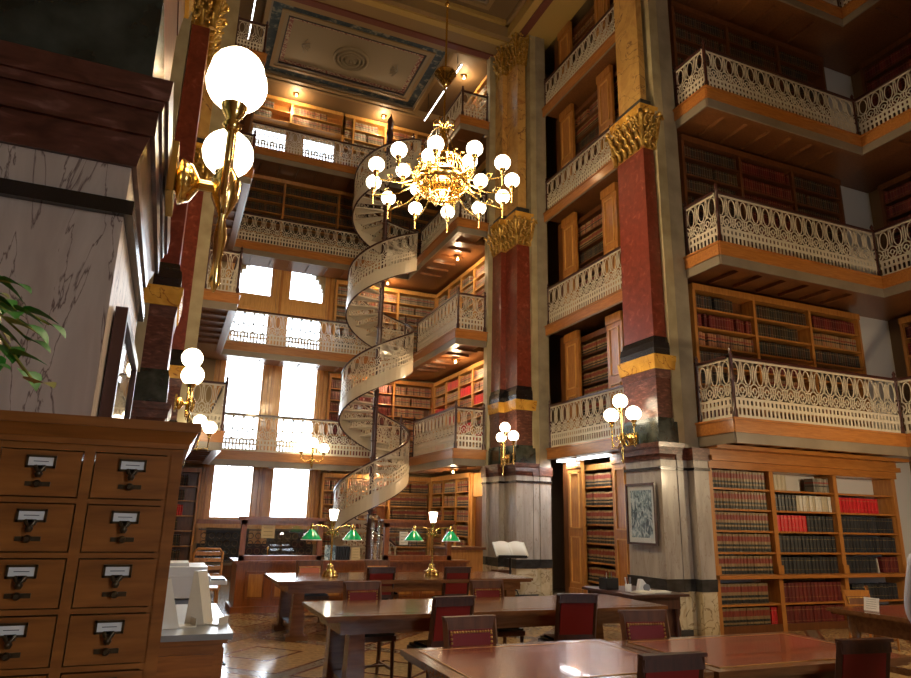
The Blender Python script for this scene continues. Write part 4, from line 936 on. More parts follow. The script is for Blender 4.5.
# ------------------------------------------------------------------ green shaded lamps
def desk_lamp(x, y, label):
    h = .762; t = thing('reading_lamp', label, 'table lamp', (x, y, h), 0, 'brass reading lamps'); z = h
    mb = MB(); mb.lathe([(.115, z), (.12, z+.02), (.10, z+.045), (.11, z+.06), (.06, z+.09), (.045, z+.13), (.055, z+.15), (.02, z+.18)], (x, y, 0), 'brass', 22); mb.build('base', t)
    mb = MB(); mb.lathe([(.018, z+.18), (.014, z+.55), (.03, z+.60), (.045, z+.63), (.02, z+.66), (.03, z+.72), (.04, z+.78)], (x, y, 0), 'brass', 12)
    mb.build('column', t)
    mb = MB()
    for s_ in (-1, 1):
        mb.tube([(x, y, z+.64), (x+s_*.10, y, z+.70), (x+s_*.22, y, z+.72), (x+s_*.31, y, z+.70)], .010, 'brass', 6)
        mb.tube([(x+s_*.05, y, z+.66), (x+s_*.09, y, z+.60), (x+s_*.04, y, z+.58)], .008, 'brass', 5); mb.lathe([(.03, z+.63), (.035, z+.66), (.02, z+.72), (.012, z+.74)], (x+s_*.31, y, 0), 'brass', 10)
    mb.build('arm', t)
    for s_ in (-1, 1):
        mb = MB(); mb.lathe([(.150, z+.515), (.125, z+.555), (.075, z+.615), (.035, z+.66)], (x+s_*.31, y, 0), 'shade_green', 24, cap=False); mb.build('glass_shade', t, label='green glass shade')
        mb = MB(); mb.lathe([(.152, z+.508), (.153, z+.518), (.148, z+.52)], (x+s_*.31, y, 0), 'white_plastic', 24, cap=False); mb.build('shade_rim', t)
    mb = MB(); mb.lathe([(.045, z+.79), (.075, z+.94), (.06, z+.95)], (x, y, 0), 'lantern_glow', 6); mb.build('lantern_shade', t, label='small lit white lantern shade')
    lamp('reading_light', (x, y, z+.48), 3.5, (1, .9, .7), .03)
desk_lamp(2.34, 10.28, 'brass lamp with two green shades, left one on the farthest table')
desk_lamp(3.93, 10.28, 'brass lamp with two green shades, right one on the farthest table')

# ------------------------------------------------------------------ circulation desk
t = thing('circulation_desk', 'reddish wood service desk with two glazed screens in front of the end bay', 'desk', (3.3, 12.8, 0))
X0, X1, Y0, Y1 = 1.26, 5.55, 12.62, 13.5; hC = .83
mb = MB(); mb.box(X0, X1, Y0+.02, Y0+.08, .10, hC-.05, 'desk_wood'); mb.box(X0, X0+.06, Y0+.08, Y1, .10, hC-.05, 'desk_wood'); mb.box(X1-.06, X1, Y0+.08, Y1, .10, hC-.05, 'desk_wood'); mb.box(X0-.05, X1+.02, Y0-.04, Y0+.10, 0, .10, 'desk_wood'); mb.box(X0-.05, X0+.06, Y0+.1, Y1, 0, .10, 'desk_wood'); mb.build('front', t)
mb = MB(); mb.box(X0-.06, X1+.04, Y0-.06, Y0+.34, hC-.02, hC+.015, 'desk_wood'); mb.box(X0-.03, X1+.03, Y0-.03, Y0+.12, hC-.05, hC-.02, 'desk_wood'); mb.box(X0-.06, X0+.30, Y0+.34, Y1, hC-.02, hC+.015, 'desk_wood')
mb.build('countertop', t)
mb = MB(); n_ = 9; w = (X1-X0-.2)/n_
for i in range(n_):
    a = X0+.1+i*w+.06; c = a+w-.12; rectring_ = [(a, a+.025, .2, hC-.16), (c-.025, c, .2, hC-.16)]
    for p in rectring_: mb.box(p[0], p[1], Y0-.0, Y0+.02, p[2], p[3], 'desk_wood')
    mb.box(a, c, Y0, Y0+.02, .2, .225, 'desk_wood'); mb.box(a, c, Y0, Y0+.02, hC-.185, hC-.16, 'desk_wood'); mb.box(a+.05, c-.05, Y0+.005, Y0+.02, .25, hC-.21, 'oak')
mb.build('front_panel', t)
for (a, c, lab) in ((1.27, 2.70, 'left'), (3.86, 5.22, 'right')):
    mb = MB(); zt = 1.60
    for x in (a, c-.09): mb.box(x, x+.09, Y0+.0, Y0+.09, hC+.015, zt-.08, 'desk_wood')
    mb.box(a, c, Y0, Y0+.09, zt-.16, zt-.08, 'desk_wood'); mb.box(a-.05, c+.05, Y0-.05, Y0+.14, zt-.08, zt-.02, 'desk_wood'); mb.box(a, c, Y0, Y0+.09, hC+.015, hC+.10, 'desk_wood'); mb.build('screen_frame', t)
    mb = MB(); mb.box(a+.09, c-.09, Y0+.04, Y0+.046, hC+.10, zt-.16, 'glass'); mb.build('screen_glass', t)
def card(name, label, cat, x, y, z, w, h, mat='paper_tan', rz=0, lean=.12, lines=4, stand=False):
    t = thing(name, label, cat, (x, y, z), rz); M = Matrix.Translation((x, y, z)) @ Matrix.Rotation(rz, 4, 'Z') @ Matrix.Rotation(-lean, 4, 'X')
    mb = MB(); mb.box(-w/2, w/2, 0, .006, 0, h, mat); mb.xform(M); mb.build('sheet', t)
    mb = MB(); rnd = random.Random(5)
    for i in range(lines):
        zz = h*(.86-.68*i/max(1, lines-1)); L_ = w*.36*(.7+.3*rnd.random()); mb.box(-L_, L_, -.001, 0, zz-h*.010, zz+h*.010, 'ink')
    mb.xform(M); mb.build('print', t); return t
card('notice', 'tan handwritten notice taped inside the left glazed screen of the service desk', 'sign', 1.73, Y0+.03, 1.22, .23, .27, lean=0)
card('notice', 'white notice with a figure behind the right desk lamp, on the right glazed screen', 'sign', 4.25, Y0+.03, 1.12, .17, .24, 'paper', lean=0)
card('notice', 'framed dark picture standing on the service desk between the screens, left', 'sign', 2.88, Y0+.12, hC+.017, .20, .26, 'print_art', lines=2)
card('notice', 'tan card standing on the service desk beside the ribbed gate posts', 'sign', 3.36, Y0+.12, hC+.017, .16, .22, 'paper_tan')
t = thing('desk_bell', 'small white and brass bell on the service desk behind the left screen', 'bell', (1.78, Y0+.22, hC+.016)); x, y, z = 1.78, Y0+.22, hC+.016
mb = MB(); mb.lathe([(.09, z), (.10, z+.02), (.05, z+.05), (.02, z+.07)], (x, y, 0), 'white_plastic', 16); mb.build('base', t); mb = MB(); mb.tube([(x, y, z+.06), (x, y, z+.18)], .012, 'brass'); mb.ball((x, y, z+.2), .025, 'brass', 8); mb.build('plunger', t)
t = thing('gate_post', 'pair of shiny curved ribbed metal posts at the service desk opening', 'post', (3.72, Y0+.12, hC+.016))
for dx in (0, .13):
    mb = MB(); pts = [(3.66+dx, Y0+.12, hC+.02)]+[(3.66+dx, Y0+.12, hC+.1+.09*i) for i in range(7)]+[(3.64+dx, Y0+.10, hC+.76), (3.58+dx, Y0+.06, hC+.80)]
    mb.tube(pts, .032, 'chrome', 10)
    for i in range(14): mb.lathe([(.03, -.008), (.042, 0), (.03, .008)], (3.66+dx, Y0+.12, hC+.08+i*.045), 'chrome', 10)
    mb.build('post', t)
t = thing('file_rack', 'dark upright folders standing on the service desk between the screens', 'rack', (3.1, Y0+.22, hC+.016)); mb = MB()
for i in range(6): mb.box(3.0+i*.045, 3.03+i*.045, Y0+.16, Y0+.36, hC+.016, hC+.25, 'iron_black')
mb.box(2.98, 3.26, Y0+.15, Y0+.37, hC+.016, hC+.03, 'iron_black'); mb.build('folders', t)
t = thing('back_counter', 'low wooden cabinet at the right behind the service desk', 'cabinet', (5.9, 14.0, 0))
mb = MB(); mb.box(5.56, 6.35, 13.6, 14.4, 0, 1.0, 'oak'); mb.build('body', t); mb = MB(); mb.box(5.5, 6.4, 13.55, 14.45, 1.0, 1.05, 'oak_dark'); mb.build('top', t)
t = thing('office_desk', 'dark work desk standing behind the left glazed screen', 'desk', (2.4, 14.6, 0)); mb = MB(); mb.box(1.5, 3.0, 14.3, 15.0, .72, .76, 'iron_black'); mb.build('desktop', t)
mb = MB(); mb.box(1.55, 1.95, 14.35, 14.95, 0, .72, 'oak_dark'); mb.box(2.55, 2.95, 14.35, 14.95, 0, .72, 'oak_dark'); mb.build('pedestals', t)

# ------------------------------------------------------------------ card catalog close to the viewer
FX, FY = .022, 1.45; CT = 1.772; U = .152; RWp = .0955
t = thing('card_catalog', 'tall oak card catalog of small labelled drawers close to the viewer', 'cabinet', (-.5, 1.63, 0))
mb = MB(); mb.box(FX-.03, FX, FY, 1.86, 0, CT-.04, 'catalog_oak'); mb.box(-1.12, -1.09, FY, 1.86, 0, CT-.055, 'catalog_oak'); mb.box(-1.09, FX-.03, 1.84, 1.86, 0, CT-.055, 'catalog_oak'); mb.box(-1.09, FX-.03, FY+.002, 1.84, 0, .10, 'catalog_oak'); mb.build('carcass', t)
mb = MB(); mb.box(-1.13, FX+.008, FY-.010, 1.87, CT-.050, CT-.040, 'catalog_oak'); mb.frustum((-1.14, FX+.010, FY-.012, 1.87), CT-.040, (-1.15, FX+.022, FY-.032, 1.87), CT-.018, 'catalog_oak'); mb.box(-1.16, FX+.026, FY-.036, 1.875, CT-.018, CT, 'catalog_oak'); mb.build('cornice', t)
mb = MB(); cols = 7; ztop = CT-.062; 
for c in range(cols+1): x = FX-.012-c*U; mb.box(x-.009, x+.009, FY-.003, FY+.02, .10, CT-.05, 'catalog_oak')
nrow = 16
for r in range(nrow+1): z = ztop-r*RWp+.004; mb.box(-1.09, FX-.01, FY-.002, FY+.019, z-(.0045), z+(.0045 if r else .02), 'catalog_oak')
mb.box(-1.09, FX-.03, FY+.03, 1.83, .12, CT-.09, 'oak_dark'); mb.build('front_rails', t)
def drawer():
    d = bpy.data.objects.new('drawer', None); C.objects.link(d); w, h = U/2-.0115, RWp/2-.0070
    mb = MB(); mb.box(-w, w, -.006, .022, -h, h, 'catalog_oak'); o = mb.build('drawer_front'); o.parent = d
    mb = MB(); bx = MB(); rectring_f(bx, -.024, .024, .009, .032, .0040, 'dark_brass'); bx.lathe([(.004, -.012), (.007, -.006), (.004, .0)], (0, -.014, .004), 'dark_brass', 8); bx.tube([(-.008, -.010, .012), (0, -.018, -.002), (.008, -.010, .012)], .004, 'dark_brass', 6)
    bx.ball((0, -.016, -.001), .006, 'dark_brass', 8); bx.box(-.009, .009, -.010, -.0055, .004, .014, 'dark_brass'); o = bx.build('label_holder'); o.parent = d
    mb = MB(); mb.box(-.0205, .0205, -.0085, -.0065, .0125, .0285, 'paper'); mb.box(-.012, .012, -.0090, -.0085, .0202, .0214, 'ink'); o = mb.build('card_label'); o.parent = d
    mb = MB(); mb.box(-.020, .020, -.009, -.006, -.0235, -.0155, 'dark_brass'); mb.lathe([(.006, 0), (.0070, .006), (.004, .010)], (0, -.010, -.0195), 'dark_brass', 10, (0, -1, 0)); o = mb.build('rod_knob'); o.parent = d
    return d
def rectring_f(mb, x0, x1, z0, z1, w, mat):
    for a, b_, c, d in ((x0, x1, z0, z0+w), (x0, x1, z1-w, z1), (x0, x0+w, z0, z1), (x1-w, x1, z0, z1)): mb.box(a, b_, -.010, -.0055, c, d, mat)
dr = drawer(); first = True
for r in range(nrow):
    for c in range(cols):
        d = dr if first else copy_tree(dr); first = False
        d.parent = t; d.location = Vector((FX-.012-U/2-c*U, FY, ztop-RWp/2-r*RWp+.004))-t.location
# plant on the catalog
t = thing('potted_vine', 'green vine with heart-shaped leaves trailing at the left edge above the catalog', 'plant', (-.46, 1.62, CT))
mb = MB(); mb.lathe([(.07, CT), (.10, CT+.15), (.105, CT+.15), (.105, CT+.17), (.09, CT+.17), (.085, CT+.14)], (-.46, 1.62, 0), 'iron_cream', 20); mb.build('pot', t); ms = MB(); ml = MB(); rnd = random.Random(4)
def leaf(mb, p, dirv, s_, mat, tilt):
    d = Vector(dirv).normalized(); sd = d.cross(Vector((0, 0, 1))).normalized(); nn = sd.cross(d)
    out = [(0, 0), (.25, -.36), (.0, -.50), (-.02, -.2)]
    prof = [(-.06, .14), (-.04, .34), (.15, .43), (.40, .38), (.70, .22), (1.0, 0)]
    L_ = [p+d*(a*s_)+sd*(b_*s_)+nn*(abs(b_)*tilt*s_-a*a*.25*s_) for a, b_ in prof]; R_ = [p+d*(a*s_)-sd*(b_*s_)+nn*(abs(b_)*tilt*s_-a*a*.25*s_) for a, b_ in prof]
    M_ = [p+d*(a*s_)-nn*(a*a*.25*s_) for a in (0, .1, .25, .45, .72, 1.0)]
    vs = L_+M_+R_; fs = [(i, i+1, 7+i, 6+i) for i in range(5)]+[(6+i, 7+i, 13+i, 12+i) for i in range(5)]; mb.add(vs, fs, mat, True)
for (ex, ey, ez) in ((-.30, 1.56, .15), (-.32, 1.50, .10), (-.36, 1.46, .20), (-.38, 1.50, .06), (-.33, 1.58, .05), (-.40, 1.44, .12), (-.52, 1.5, .2), (-.56, 1.7, .18), (-.44, 1.75, .22), (-.30, 1.52, .02), (-.37, 1.42, .03), (-.33, 1.50, .13), (-.36, 1.55, .17), (-.42, 1.5, .06)):
    ez += .05; ex += .035; a = Vector((-.46, 1.62, CT+.16)); e = Vector((ex, ey, CT+ez)); mid = (a+e)/2+Vector((0, 0, .07)); ms.tube([a, mid, e], .0025, 'leaf_yellow', 4)
    for q in (.5, .75, 1.0):
        p = a.lerp(mid, q*2) if q < .5 else mid.lerp(e, (q-.5)*2); dv = Vector((ex+.46+.1*rnd.uniform(-1, 1), -.08+.1*rnd.uniform(-1, 1), rnd.uniform(-.12, .02))); leaf(ml, p, dv, rnd.uniform(.050, .070), 'leaf' if rnd.random() < .85 else 'leaf_yellow', .25)
ms.build('stem', t); ml.build('leaves', t)

# ------------------------------------------------------------------ pictures on the piers
def picture(x, y0, y1, z0, z1, s, label, art='print_art'):
    t = thing('framed_picture', label, 'picture', (x, (y0+y1)/2, z0)); a, b_ = (x-.0, x+s*.035); f = .035
    mb = MB(); mb.box(a, b_, y0, y0+f, z0, z1, 'chair_wood'); mb.box(a, b_, y1-f, y1, z0, z1, 'chair_wood'); mb.box(a, b_, y0+f, y1-f, z0, z0+f, 'chair_wood'); mb.box(a, b_, y0+f, y1-f, z1-f, z1, 'chair_wood'); mb.build('frame', t)
    mb = MB(); mb.box(x, x+s*.008, y0+f, y1-f, z0+f, z1-f, 'mat_board'); mb.build('mat', t)
    mb = MB(); g = .11; mb.box(x+s*.008, x+s*.010, y0+g, y1-g, z0+g, z1-g, art); mb.build('print', t)
    mb = MB(); mb.box(x+s*.022, x+s*.024, y0+f, y1-f, z0+f, z1-f, 'picture_glass'); mb.build('glass', t)
picture(7.105, 8.80, 9.55, 1.28, 2.24, -1, 'framed blue-grey print hanging on the pier right of centre')
picture(-.210, 2.20, 3.06, 1.60, 2.205, 1, 'framed picture on the nearest pier, its glass mirroring the windows', 'paper_tan')

# ------------------------------------------------------------------ small cabinet with things on it, left foreground
t = thing('low_cabinet', 'low wooden cabinet with pale stone top right of the card catalog', 'cabinet', (.0, 5.3, 0))
mb = MB(); mb.box(-.6, .43, 4.68, 6.1, .08, .84, 'catalog_oak'); mb.box(-.55, .39, 4.73, 6.05, 0, .08, 'oak_dark'); mb.build('body', t)
mb = MB(); mb.box(-.63, .455, 4.65, 6.13, .84, .865, 'catalog_oak'); mb.box(-.65, .48, 4.63, 6.15, .865, .90, 'marble_top'); mb.build('top', t, label='pale grey polished top')
for y in (4.95, 5.4, 5.85):
    mb = MB(); mb.box(.43, .445, y-.2, y+.2, .56, .80, 'catalog_oak'); mb.build('drawer', t); mb = MB(); mb.tube([(.445, y-.05, .68), (.475, y-.04, .67), (.475, y+.04, .67), (.445, y+.05, .68)], .006, 'iron_black'); mb.build('handle', t)
    mb = MB(); mb.box(.43, .442, y-.2, y+.2, .12, .53, 'catalog_oak'); mb.build('door', t); mb = MB(); mb.ball((.45, y+.14, .45), .014, 'iron_black', 8); mb.build('knob', t)
mb = MB(); mb.box(-.5, .38, 4.665, 4.68, .14, .78, 'catalog_oak'); mb.build('side_panel', t)
def holder(x, y, w, d, h, rz, label, name='brochure_holder'):
    t = thing(name, label, 'holder', (x, y, .901), rz); M = Matrix.Translation((x, y, .901)) @ Matrix.Rotation(rz, 4, 'Z')
    mb = MB(); mb.add([(-w/2, 0, 0), (w/2, 0, 0), (w/2, d, 0), (-w/2, d, 0), (-w/2, d*.6, h), (w/2, d*.6, h), (w/2, d*.8, h), (-w/2, d*.8, h)], [(0, 1, 2, 3), (7, 6, 5, 4), (0, 4, 5, 1), (1, 5, 6, 2), (2, 6, 7, 3), (3, 7, 4, 0)], 'acrylic'); mb.xform(M); mb.build('body', t)
    mb = MB(); mb.box(-w/2, w/2, -.10, 0, 0, .008, 'acrylic'); mb.box(-w/2, w/2, -.105, -.10, 0, .05, 'acrylic'); mb.xform(M); mb.build('tray', t)
holder(.36, 5.05, .12, .14, .33, .5, 'upright cream plastic literature holder on the pale topped cabinet, front')
holder(.16, 4.95, .13, .14, .30, .9, 'cream plastic literature holder nearer the card catalog')
t = thing('photocopier', 'white office photocopier behind the low pale topped cabinet', 'copier', (.35, 7.6, 0)); bx, by = .24, 7.7
mb = MB(); mb.box(bx-.45, bx+.22, by-.35, by+.35, .04, .80, 'white_plastic'); mb.build('body', t)
mb = MB(); mb.box(bx-.45, bx+.25, by-.38, by+.36, .82, 1.02, 'white_plastic'); mb.box(bx-.42, bx+.22, by-.34, by+.33, 1.02, 1.10, 'white_plastic'); mb.box(bx-.30, bx+.05, by-.2, by+.2, 1.10, 1.13, 'white_plastic'); mb.build('scanner_lid', t)
mb = MB(); mb.box(bx-.43, bx+.21, by-.36, by-.34, .64, .80, 'grey_plastic'); mb.build('tray_slot', t)
mb = MB(); mb.box(bx+.25, bx+.42, by-.30, by+.1, .93, .97, 'white_plastic'); mb.box(bx+.27, bx+.40, by-.27, by+.06, .97, .985, 'grey_plastic'); mb.build('control_panel', t)
mb = MB(); mb.box(bx+.22, bx+.40, by-.3, by+.25, .34, .40, 'white_plastic'); mb.build('paper_tray', t)
for k in range(2):
    mb = MB(); mb.box(bx-.43, bx+.20, by-.37, by-.35, .10+.26*k, .33+.26*k, 'white_plastic'); mb.build('drawer', t)
# wooden ladder back chair further back
t = thing('ladderback_chair', 'wooden chair with slatted round-cornered back beyond the photocopier', 'chair', (.74, 12.3, 0)); cx_, cy_ = .74, 12.3
mb = MB(); mb.tube([(cx_-.22, cy_-.2, .45), (cx_-.22, cy_-.24, 1.0), (cx_-.17, cy_-.245, 1.06), (cx_+.17, cy_-.245, 1.06), (cx_+.22, cy_-.24, 1.0), (cx_+.22, cy_-.2, .45)], .022, 'oak', 8); mb.build('back_frame', t)
mb = MB(); 
for z in (.62, .74, .86, .96): mb.box(cx_-.21, cx_+.21, cy_-.245, cy_-.225, z, z+.06, 'oak')
mb.build('slats', t); mb = MB(); mb.box(cx_-.23, cx_+.23, cy_-.22, cy_+.22, .42, .46, 'oak'); mb.build('seat', t)
for a in (-1, 1):
    for c in (-1, 1): mb = MB(); mb.tube([(cx_+a*.2, cy_+c*.19, .42), (cx_+a*.21, cy_+c*.21, 0)], .02, 'oak', 6); mb.build('leg', t)

# ------------------------------------------------------------------ open book on its stand
lx, ly, lz = 6.60, 12.82, 1.0
t = thing('book_stand', 'black book stand holding the big open book before the farther pier', 'stand', (lx, ly, 0))
mb = MB(); mb.tube([(lx, ly, .12), (lx, ly, lz)], .022, 'iron_black', 8); mb.build('pole', t)
for k in range(4):
    a = PI/4+k*PI/2; mb = MB(); mb.tube([(lx, ly, .30), (lx+.14*math.cos(a), ly+.14*math.sin(a), .26), (lx+.24*math.cos(a), ly+.24*math.sin(a), .02)], .014, 'iron_black', 6); mb.build('leg', t)
M = Matrix.Translation((lx, ly, lz+.03)) @ Matrix.Rotation(math.radians(-10), 4, 'Z') @ Matrix.Rotation(math.radians(38), 4, 'X')
mb = MB(); mb.box(-.33, .33, -.2, .2, -.02, 0, 'iron_black'); mb.box(-.30, .30, -.22, -.2, -.02, .04, 'iron_black'); mb.xform(M); mb.build('rest', t)
t = thing('open_book', 'large open book with white pages lying on the black stand', 'book', (lx, ly, lz+.05))
mb = MB(); n_ = 8
for s_ in (-1, 1):
    vs = []; 
    for i in range(n_+1):
        u_ = i/n_; x = s_*u_*.34; zt = .008+.055*math.sin(min(1, u_*1.15+.05)*PI*.86)**.8
        vs += [(x, -.2, .001), (x, .2, .001), (x, .2, zt), (x, -.2, zt)]
    mb.add(vs, [(i*4+j, i*4+(j+1) % 4, i*4+4+(j+1) % 4, i*4+4+j) for i in range(n_) for j in range(4)]+[(0, 1, 2, 3), tuple(n_*4+j for j in (3, 2, 1, 0))], 'paper', True)
mb.xform(M); mb.build('pages', t); mb = MB(); mb.box(-.35, .35, -.205, .205, -.0, .001, 'chair_wood'); mb.xform(M); mb.build('cover', t)
t = thing('waste_bin', 'reddish square bin standing behind the book stand', 'bin', (6.62, 13.2, 0)); mb = MB(); mb.frustum((6.47, 6.72, 13.1, 13.32), 0, (6.43, 6.76, 13.06, 13.36), .62, 'chair_wood_light'); mb.build('bin_body', t)
t = thing('wall_socket', 'small black socket on the farther pier right of the book stand', 'socket', (7.2, 13.58, .42)); mb = MB(); mb.box(7.16, 7.26, 13.57, 13.592, .36, .46, 'iron_black'); mb.build('plate', t)

# ------------------------------------------------------------------ dark side table before the pier
t = thing('side_table', 'dark wooden side table in front of the pier with the framed picture', 'table', (6.35, 8.7, 0)); h = .67
mb = MB(); mb.box(5.95, 6.90, 7.95, 9.2, h-.035, h, 'chair_wood'); mb.build('tabletop', t); mb = MB(); mb.box(6.0, 6.8, 8.03, 8.06, h-.2, h-.035, 'chair_wood'); mb.box(6.0, 6.03, 8.06, 9.12, h-.12, h-.035, 'chair_wood'); mb.build('apron', t)
for x in (6.03, 6.77):
    for y in (8.08, 9.08): mb = MB(); mb.lathe([(.045, 0), (.03, .06), (.05, .2), (.03, .34), (.05, .42), (.05, h-.035)], (x, y, 0), 'chair_wood', 10); mb.build('leg', t)
mb = MB(); mb.box(6.02, 6.78, 8.10, 8.14, .12, h-.2, 'chair_wood'); mb.build('modesty_panel', t)
h += .001
t = thing('pencil_cup', 'black square organizer box on the dark side table', 'organizer', (6.12, 8.75, h)); mb = MB(); rectring(mb, 6.02, 6.22, 8.65, 8.85, .012, h, h+.16, 'iron_black'); mb.box(6.03, 6.21, 8.66, 8.84, h, h+.02, 'iron_black'); mb.build('box', t)
mb = MB()
for i in range(5): mb.tube([(6.06+.03*i, 8.75, h+.02), (6.05+.036*i, 8.74+.01*i, h+.23)], .005, ('leather_red', 'white_plastic', 'brass', 'leaf', 'grey_plastic')[i], 5)
mb.build('pens', t)
t = thing('tape_dispenser', 'white slanted stapler-like dispenser on the dark side table', 'dispenser', (6.42, 8.35, h)); mb = MB(); mb.frustum((6.33, 6.55, 8.30, 8.40), h, (6.36, 6.40, 8.32, 8.38), h+.17, 'white_plastic'); mb.build('body', t); mb = MB(); mb.lathe([(.05, -.012), (.05, .012)], (6.44, 8.29, h+.06), 'grey_plastic', 14, (0, 1, 0)); mb.build('roll', t)
t = thing('marker_cup', 'cup of red and pink markers on the dark side table', 'cup', (6.22, 8.42, h)); mb = MB(); mb.lathe([(.04, h), (.045, h+.10), (.04, h+.10)], (6.22, 8.42, 0), 'white_plastic', 12); mb.build('cup', t)
for i in range(5): mb = MB(); a = i*1.26; mb.tube([(6.22+.015*math.cos(a), 8.42+.015*math.sin(a), h+.01), (6.22+.04*math.cos(a), 8.42+.04*math.sin(a), h+.19)], .010, ('red_scagliola', 'leather_orange', 'shirt', 'red_scagliola', 'grey_plastic')[i], 6); mb.build('marker', t)
for i, (x, y, r_) in enumerate(((6.30, 8.2, .2), (6.60, 8.22, -.25))):
    t = thing('paper_stack', ('loose white papers at the front edge of the dark side table', 'small pile of white leaflets right on the dark side table')[i], 'paper', (x, y, h)); M = Matrix.Translation((x, y, h)) @ Matrix.Rotation(r_, 4, 'Z'); mb = MB()
    for k in range(4): mb.box(-.11+.01*k, .11+.006*k, -.12, .13-.01*k, .006*k, .006*k+.005, 'paper')
    mb.xform(M); mb.build('sheets', t)
t = thing('storage_box', 'small blue-grey box on the floor under the dark side table', 'box', (5.86, 8.9, 0)); mb = MB(); mb.box(5.62, 5.84, 8.6, 9.0, 0, .34, 'grey_plastic'); mb.build('box_body', t); mb = MB(); mb.box(5.61, 5.85, 8.59, 9.01, .34, .37, 'white_plastic'); mb.build('lid', t)

# ------------------------------------------------------------------ right hand table with notice
t = thing('reading_table', 'wooden reading table at the right edge carrying the white notice', 'table', (7.35, 4.4, 0), 0, 'long library reading tables')
mb = MB(); mb.box(6.72, 7.95, 3.1, 5.62, .74, .775, 'table_wood'); mb.box(6.75, 7.92, 3.13, 5.59, .715, .74, 'table_wood'); mb.build('tabletop', t); mb = MB(); mb.box(6.82, 7.85, 3.22, 5.5, .775, .777, 'leather_top'); mb.build('leather_inlay', t)
mb = MB(); mb.box(6.84, 6.87, 3.25, 5.47, .56, .715, 'table_wood'); mb.box(7.80, 7.83, 3.25, 5.47, .56, .715, 'table_wood'); mb.box(6.87, 7.80, 3.25, 3.28, .56, .715, 'table_wood'); mb.box(6.87, 7.80, 5.44, 5.47, .56, .715, 'table_wood'); mb.build('apron', t)
for x in (6.88, 7.79):
    for y in (3.3, 5.42): mb = MB(); mb.lathe([(.055, 0), (.03, .05), (.06, .14), (.035, .26), (.065, .42), (.04, .5), (.065, .56), (.065, .715)], (x, y, 0), 'table_wood', 12); mb.build('leg', t)
mb = MB(); mb.box(7.3, 7.36, 3.3, 5.42, .14, .2, 'table_wood'); mb.build('stretcher', t)
card('table_notice', 'small white printed notice standing on the right hand reading table', 'sign', 6.93, 5.25, .778, .16, .13, 'paper', rz=-.75, lean=.2, lines=5)
#NOTE

# ------------------------------------------------------------------ person at the right edge
t = thing('person', 'person in a pale lilac shirt standing at the right edge, mostly out of view', 'person', (4.19, 2.62, 0)); px_, py_ = 4.05, 2.62
def skin(name, joints, edges, mat, parent, root=0, sub=2):
    me = bpy.data.meshes.new(name); me.from_pydata([j[:3] for j in joints], edges, []); o = bpy.data.objects.new(name, me); C.objects.link(o)
    mo = o.modifiers.new('Skin', 'SKIN'); sk = me.skin_vertices[0].data
    for i, j in enumerate(joints): sk[i].radius = (j[3], j[4] if len(j) > 4 else j[3]); sk[i].use_root = (i == root)
    s_ = o.modifiers.new('Sub', 'SUBSURF'); s_.levels = sub; s_.render_levels = sub
    mo.use_smooth_shade = True; me.materials.append(MATS[mat]); o.parent = parent; return o
J = [(0, 0, .95, .15, .11), (0, 0, 1.12, .135, .10), (0, 0, 1.30, .165, .115), (0, 0, 1.42, .12, .09), (0, 0, 1.50, .055), (0, .01, 1.56, .055), (0, .02, 1.65, .085, .10), (0, .02, 1.73, .085, .10),
     (-.10, 0, .86, .085), (-.11, .01, .50, .06), (-.11, 0, .10, .045), (-.11, .14, .04, .035), (.10, 0, .86, .085), (.11, .01, .50, .06), (.11, 0, .10, .045), (.11, .14, .04, .035),
     (-.19, 0, 1.40, .06), (-.26, -.01, 1.12, .045), (-.22, .16, .93, .032), (.19, 0, 1.40, .06), (.26, -.01, 1.12, .045), (.22, .16, .93, .032)]
ED = [(0, 1), (1, 2), (2, 3), (3, 4), (4, 5), (5, 6), (6, 7), (0, 8), (8, 9), (9, 10), (10, 11), (0, 12), (12, 13), (13, 14), (14, 15), (3, 16), (16, 17), (17, 18), (3, 19), (19, 20), (20, 21)]
body = skin('body', J, ED, 'skin', t)
sj = [(x, y, z, *(r_ if False else (0,)*0)) for x, y, z, *r_ in J]
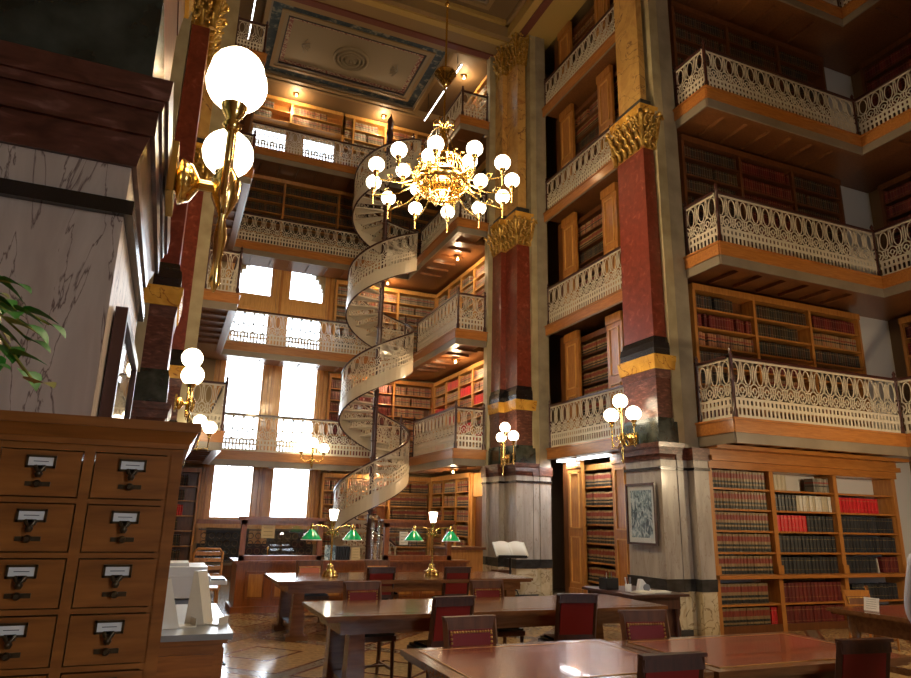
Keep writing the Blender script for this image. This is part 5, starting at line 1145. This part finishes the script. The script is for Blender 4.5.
SH = [(0, 0, .90, .175, .13), (0, 0, 1.12, .165, .125), (0, 0, 1.30, .19, .135), (0, 0, 1.43, .13, .10), (0, 0, 1.48, .07), (-.19, 0, 1.41, .085), (-.265, -.01, 1.12, .070), (-.235, .12, .98, .055), (.19, 0, 1.41, .085), (.265, -.01, 1.12, .070), (.235, .12, .98, .055)]
skin('shirt', SH, [(0, 1), (1, 2), (2, 3), (3, 4), (3, 5), (5, 6), (6, 7), (3, 8), (8, 9), (9, 10)], 'shirt', t)
TR = [(0, 0, .97, .165, .125), (-.10, 0, .84, .10), (-.11, .01, .50, .075), (-.11, 0, .10, .065), (.10, 0, .84, .10), (.11, .01, .50, .075), (.11, 0, .10, .065)]
skin('trousers', TR, [(0, 1), (1, 2), (2, 3), (0, 4), (4, 5), (5, 6)], 'trousers', t)
mb = MB(); mb.lathe([(.001, -.12), (.07, -.10), (.102, -.04), (.108, .02), (.085, .08), (.04, .108), (.001, .115)], (0, -.012, 1.715), 'hair', 16); o = mb.build('hair'); o.parent = t
mb = MB()
for s_ in (-1, 1): mb.ball((s_*.033, .128, 1.675), .012, 'paper', 8); mb.ball((s_*.033, .138, 1.675), .006, 'ink', 6)
mb.lathe([(.014, 0), (.016, .02), (.004, .045)], (0, .125, 1.64), 'skin', 8, (0, .5, .9)); mb.box(-.025, .025, .128, .134, 1.60, 1.608, 'leather_red')
for s_ in (-1, 1): mb.ball((s_*.088, .03, 1.66), .02, 'skin', 8)
o = mb.build('face'); o.parent = t
for s_ in (-1, 1):
    for f_ in range(5):
        b0 = Vector((s_*.22, .165, .925)); off = (-.028+.014*f_) if f_ < 4 else -.04*1; ln = (.068, .076, .072, .058, .05)[f_]
        p0 = b0+Vector((off, .045 if f_ < 4 else .01, -.01)); d1 = Vector((0, .5, -.85)) if f_ < 4 else Vector((-.6*s_*s_, .6, -.4)); p1 = p0+d1.normalized()*ln*.55; p2 = p1+Vector((0, .15, -1)).normalized()*ln*.5
        skin('finger' if f_ < 4 else 'thumb', [(*b0, .02), (*p0, .0095), (*p1, .009), (*p2, .0075)], [(0, 1), (1, 2), (2, 3)], 'skin', t, 0, 1)
t.rotation_euler = (0, 0, math.radians(-90))
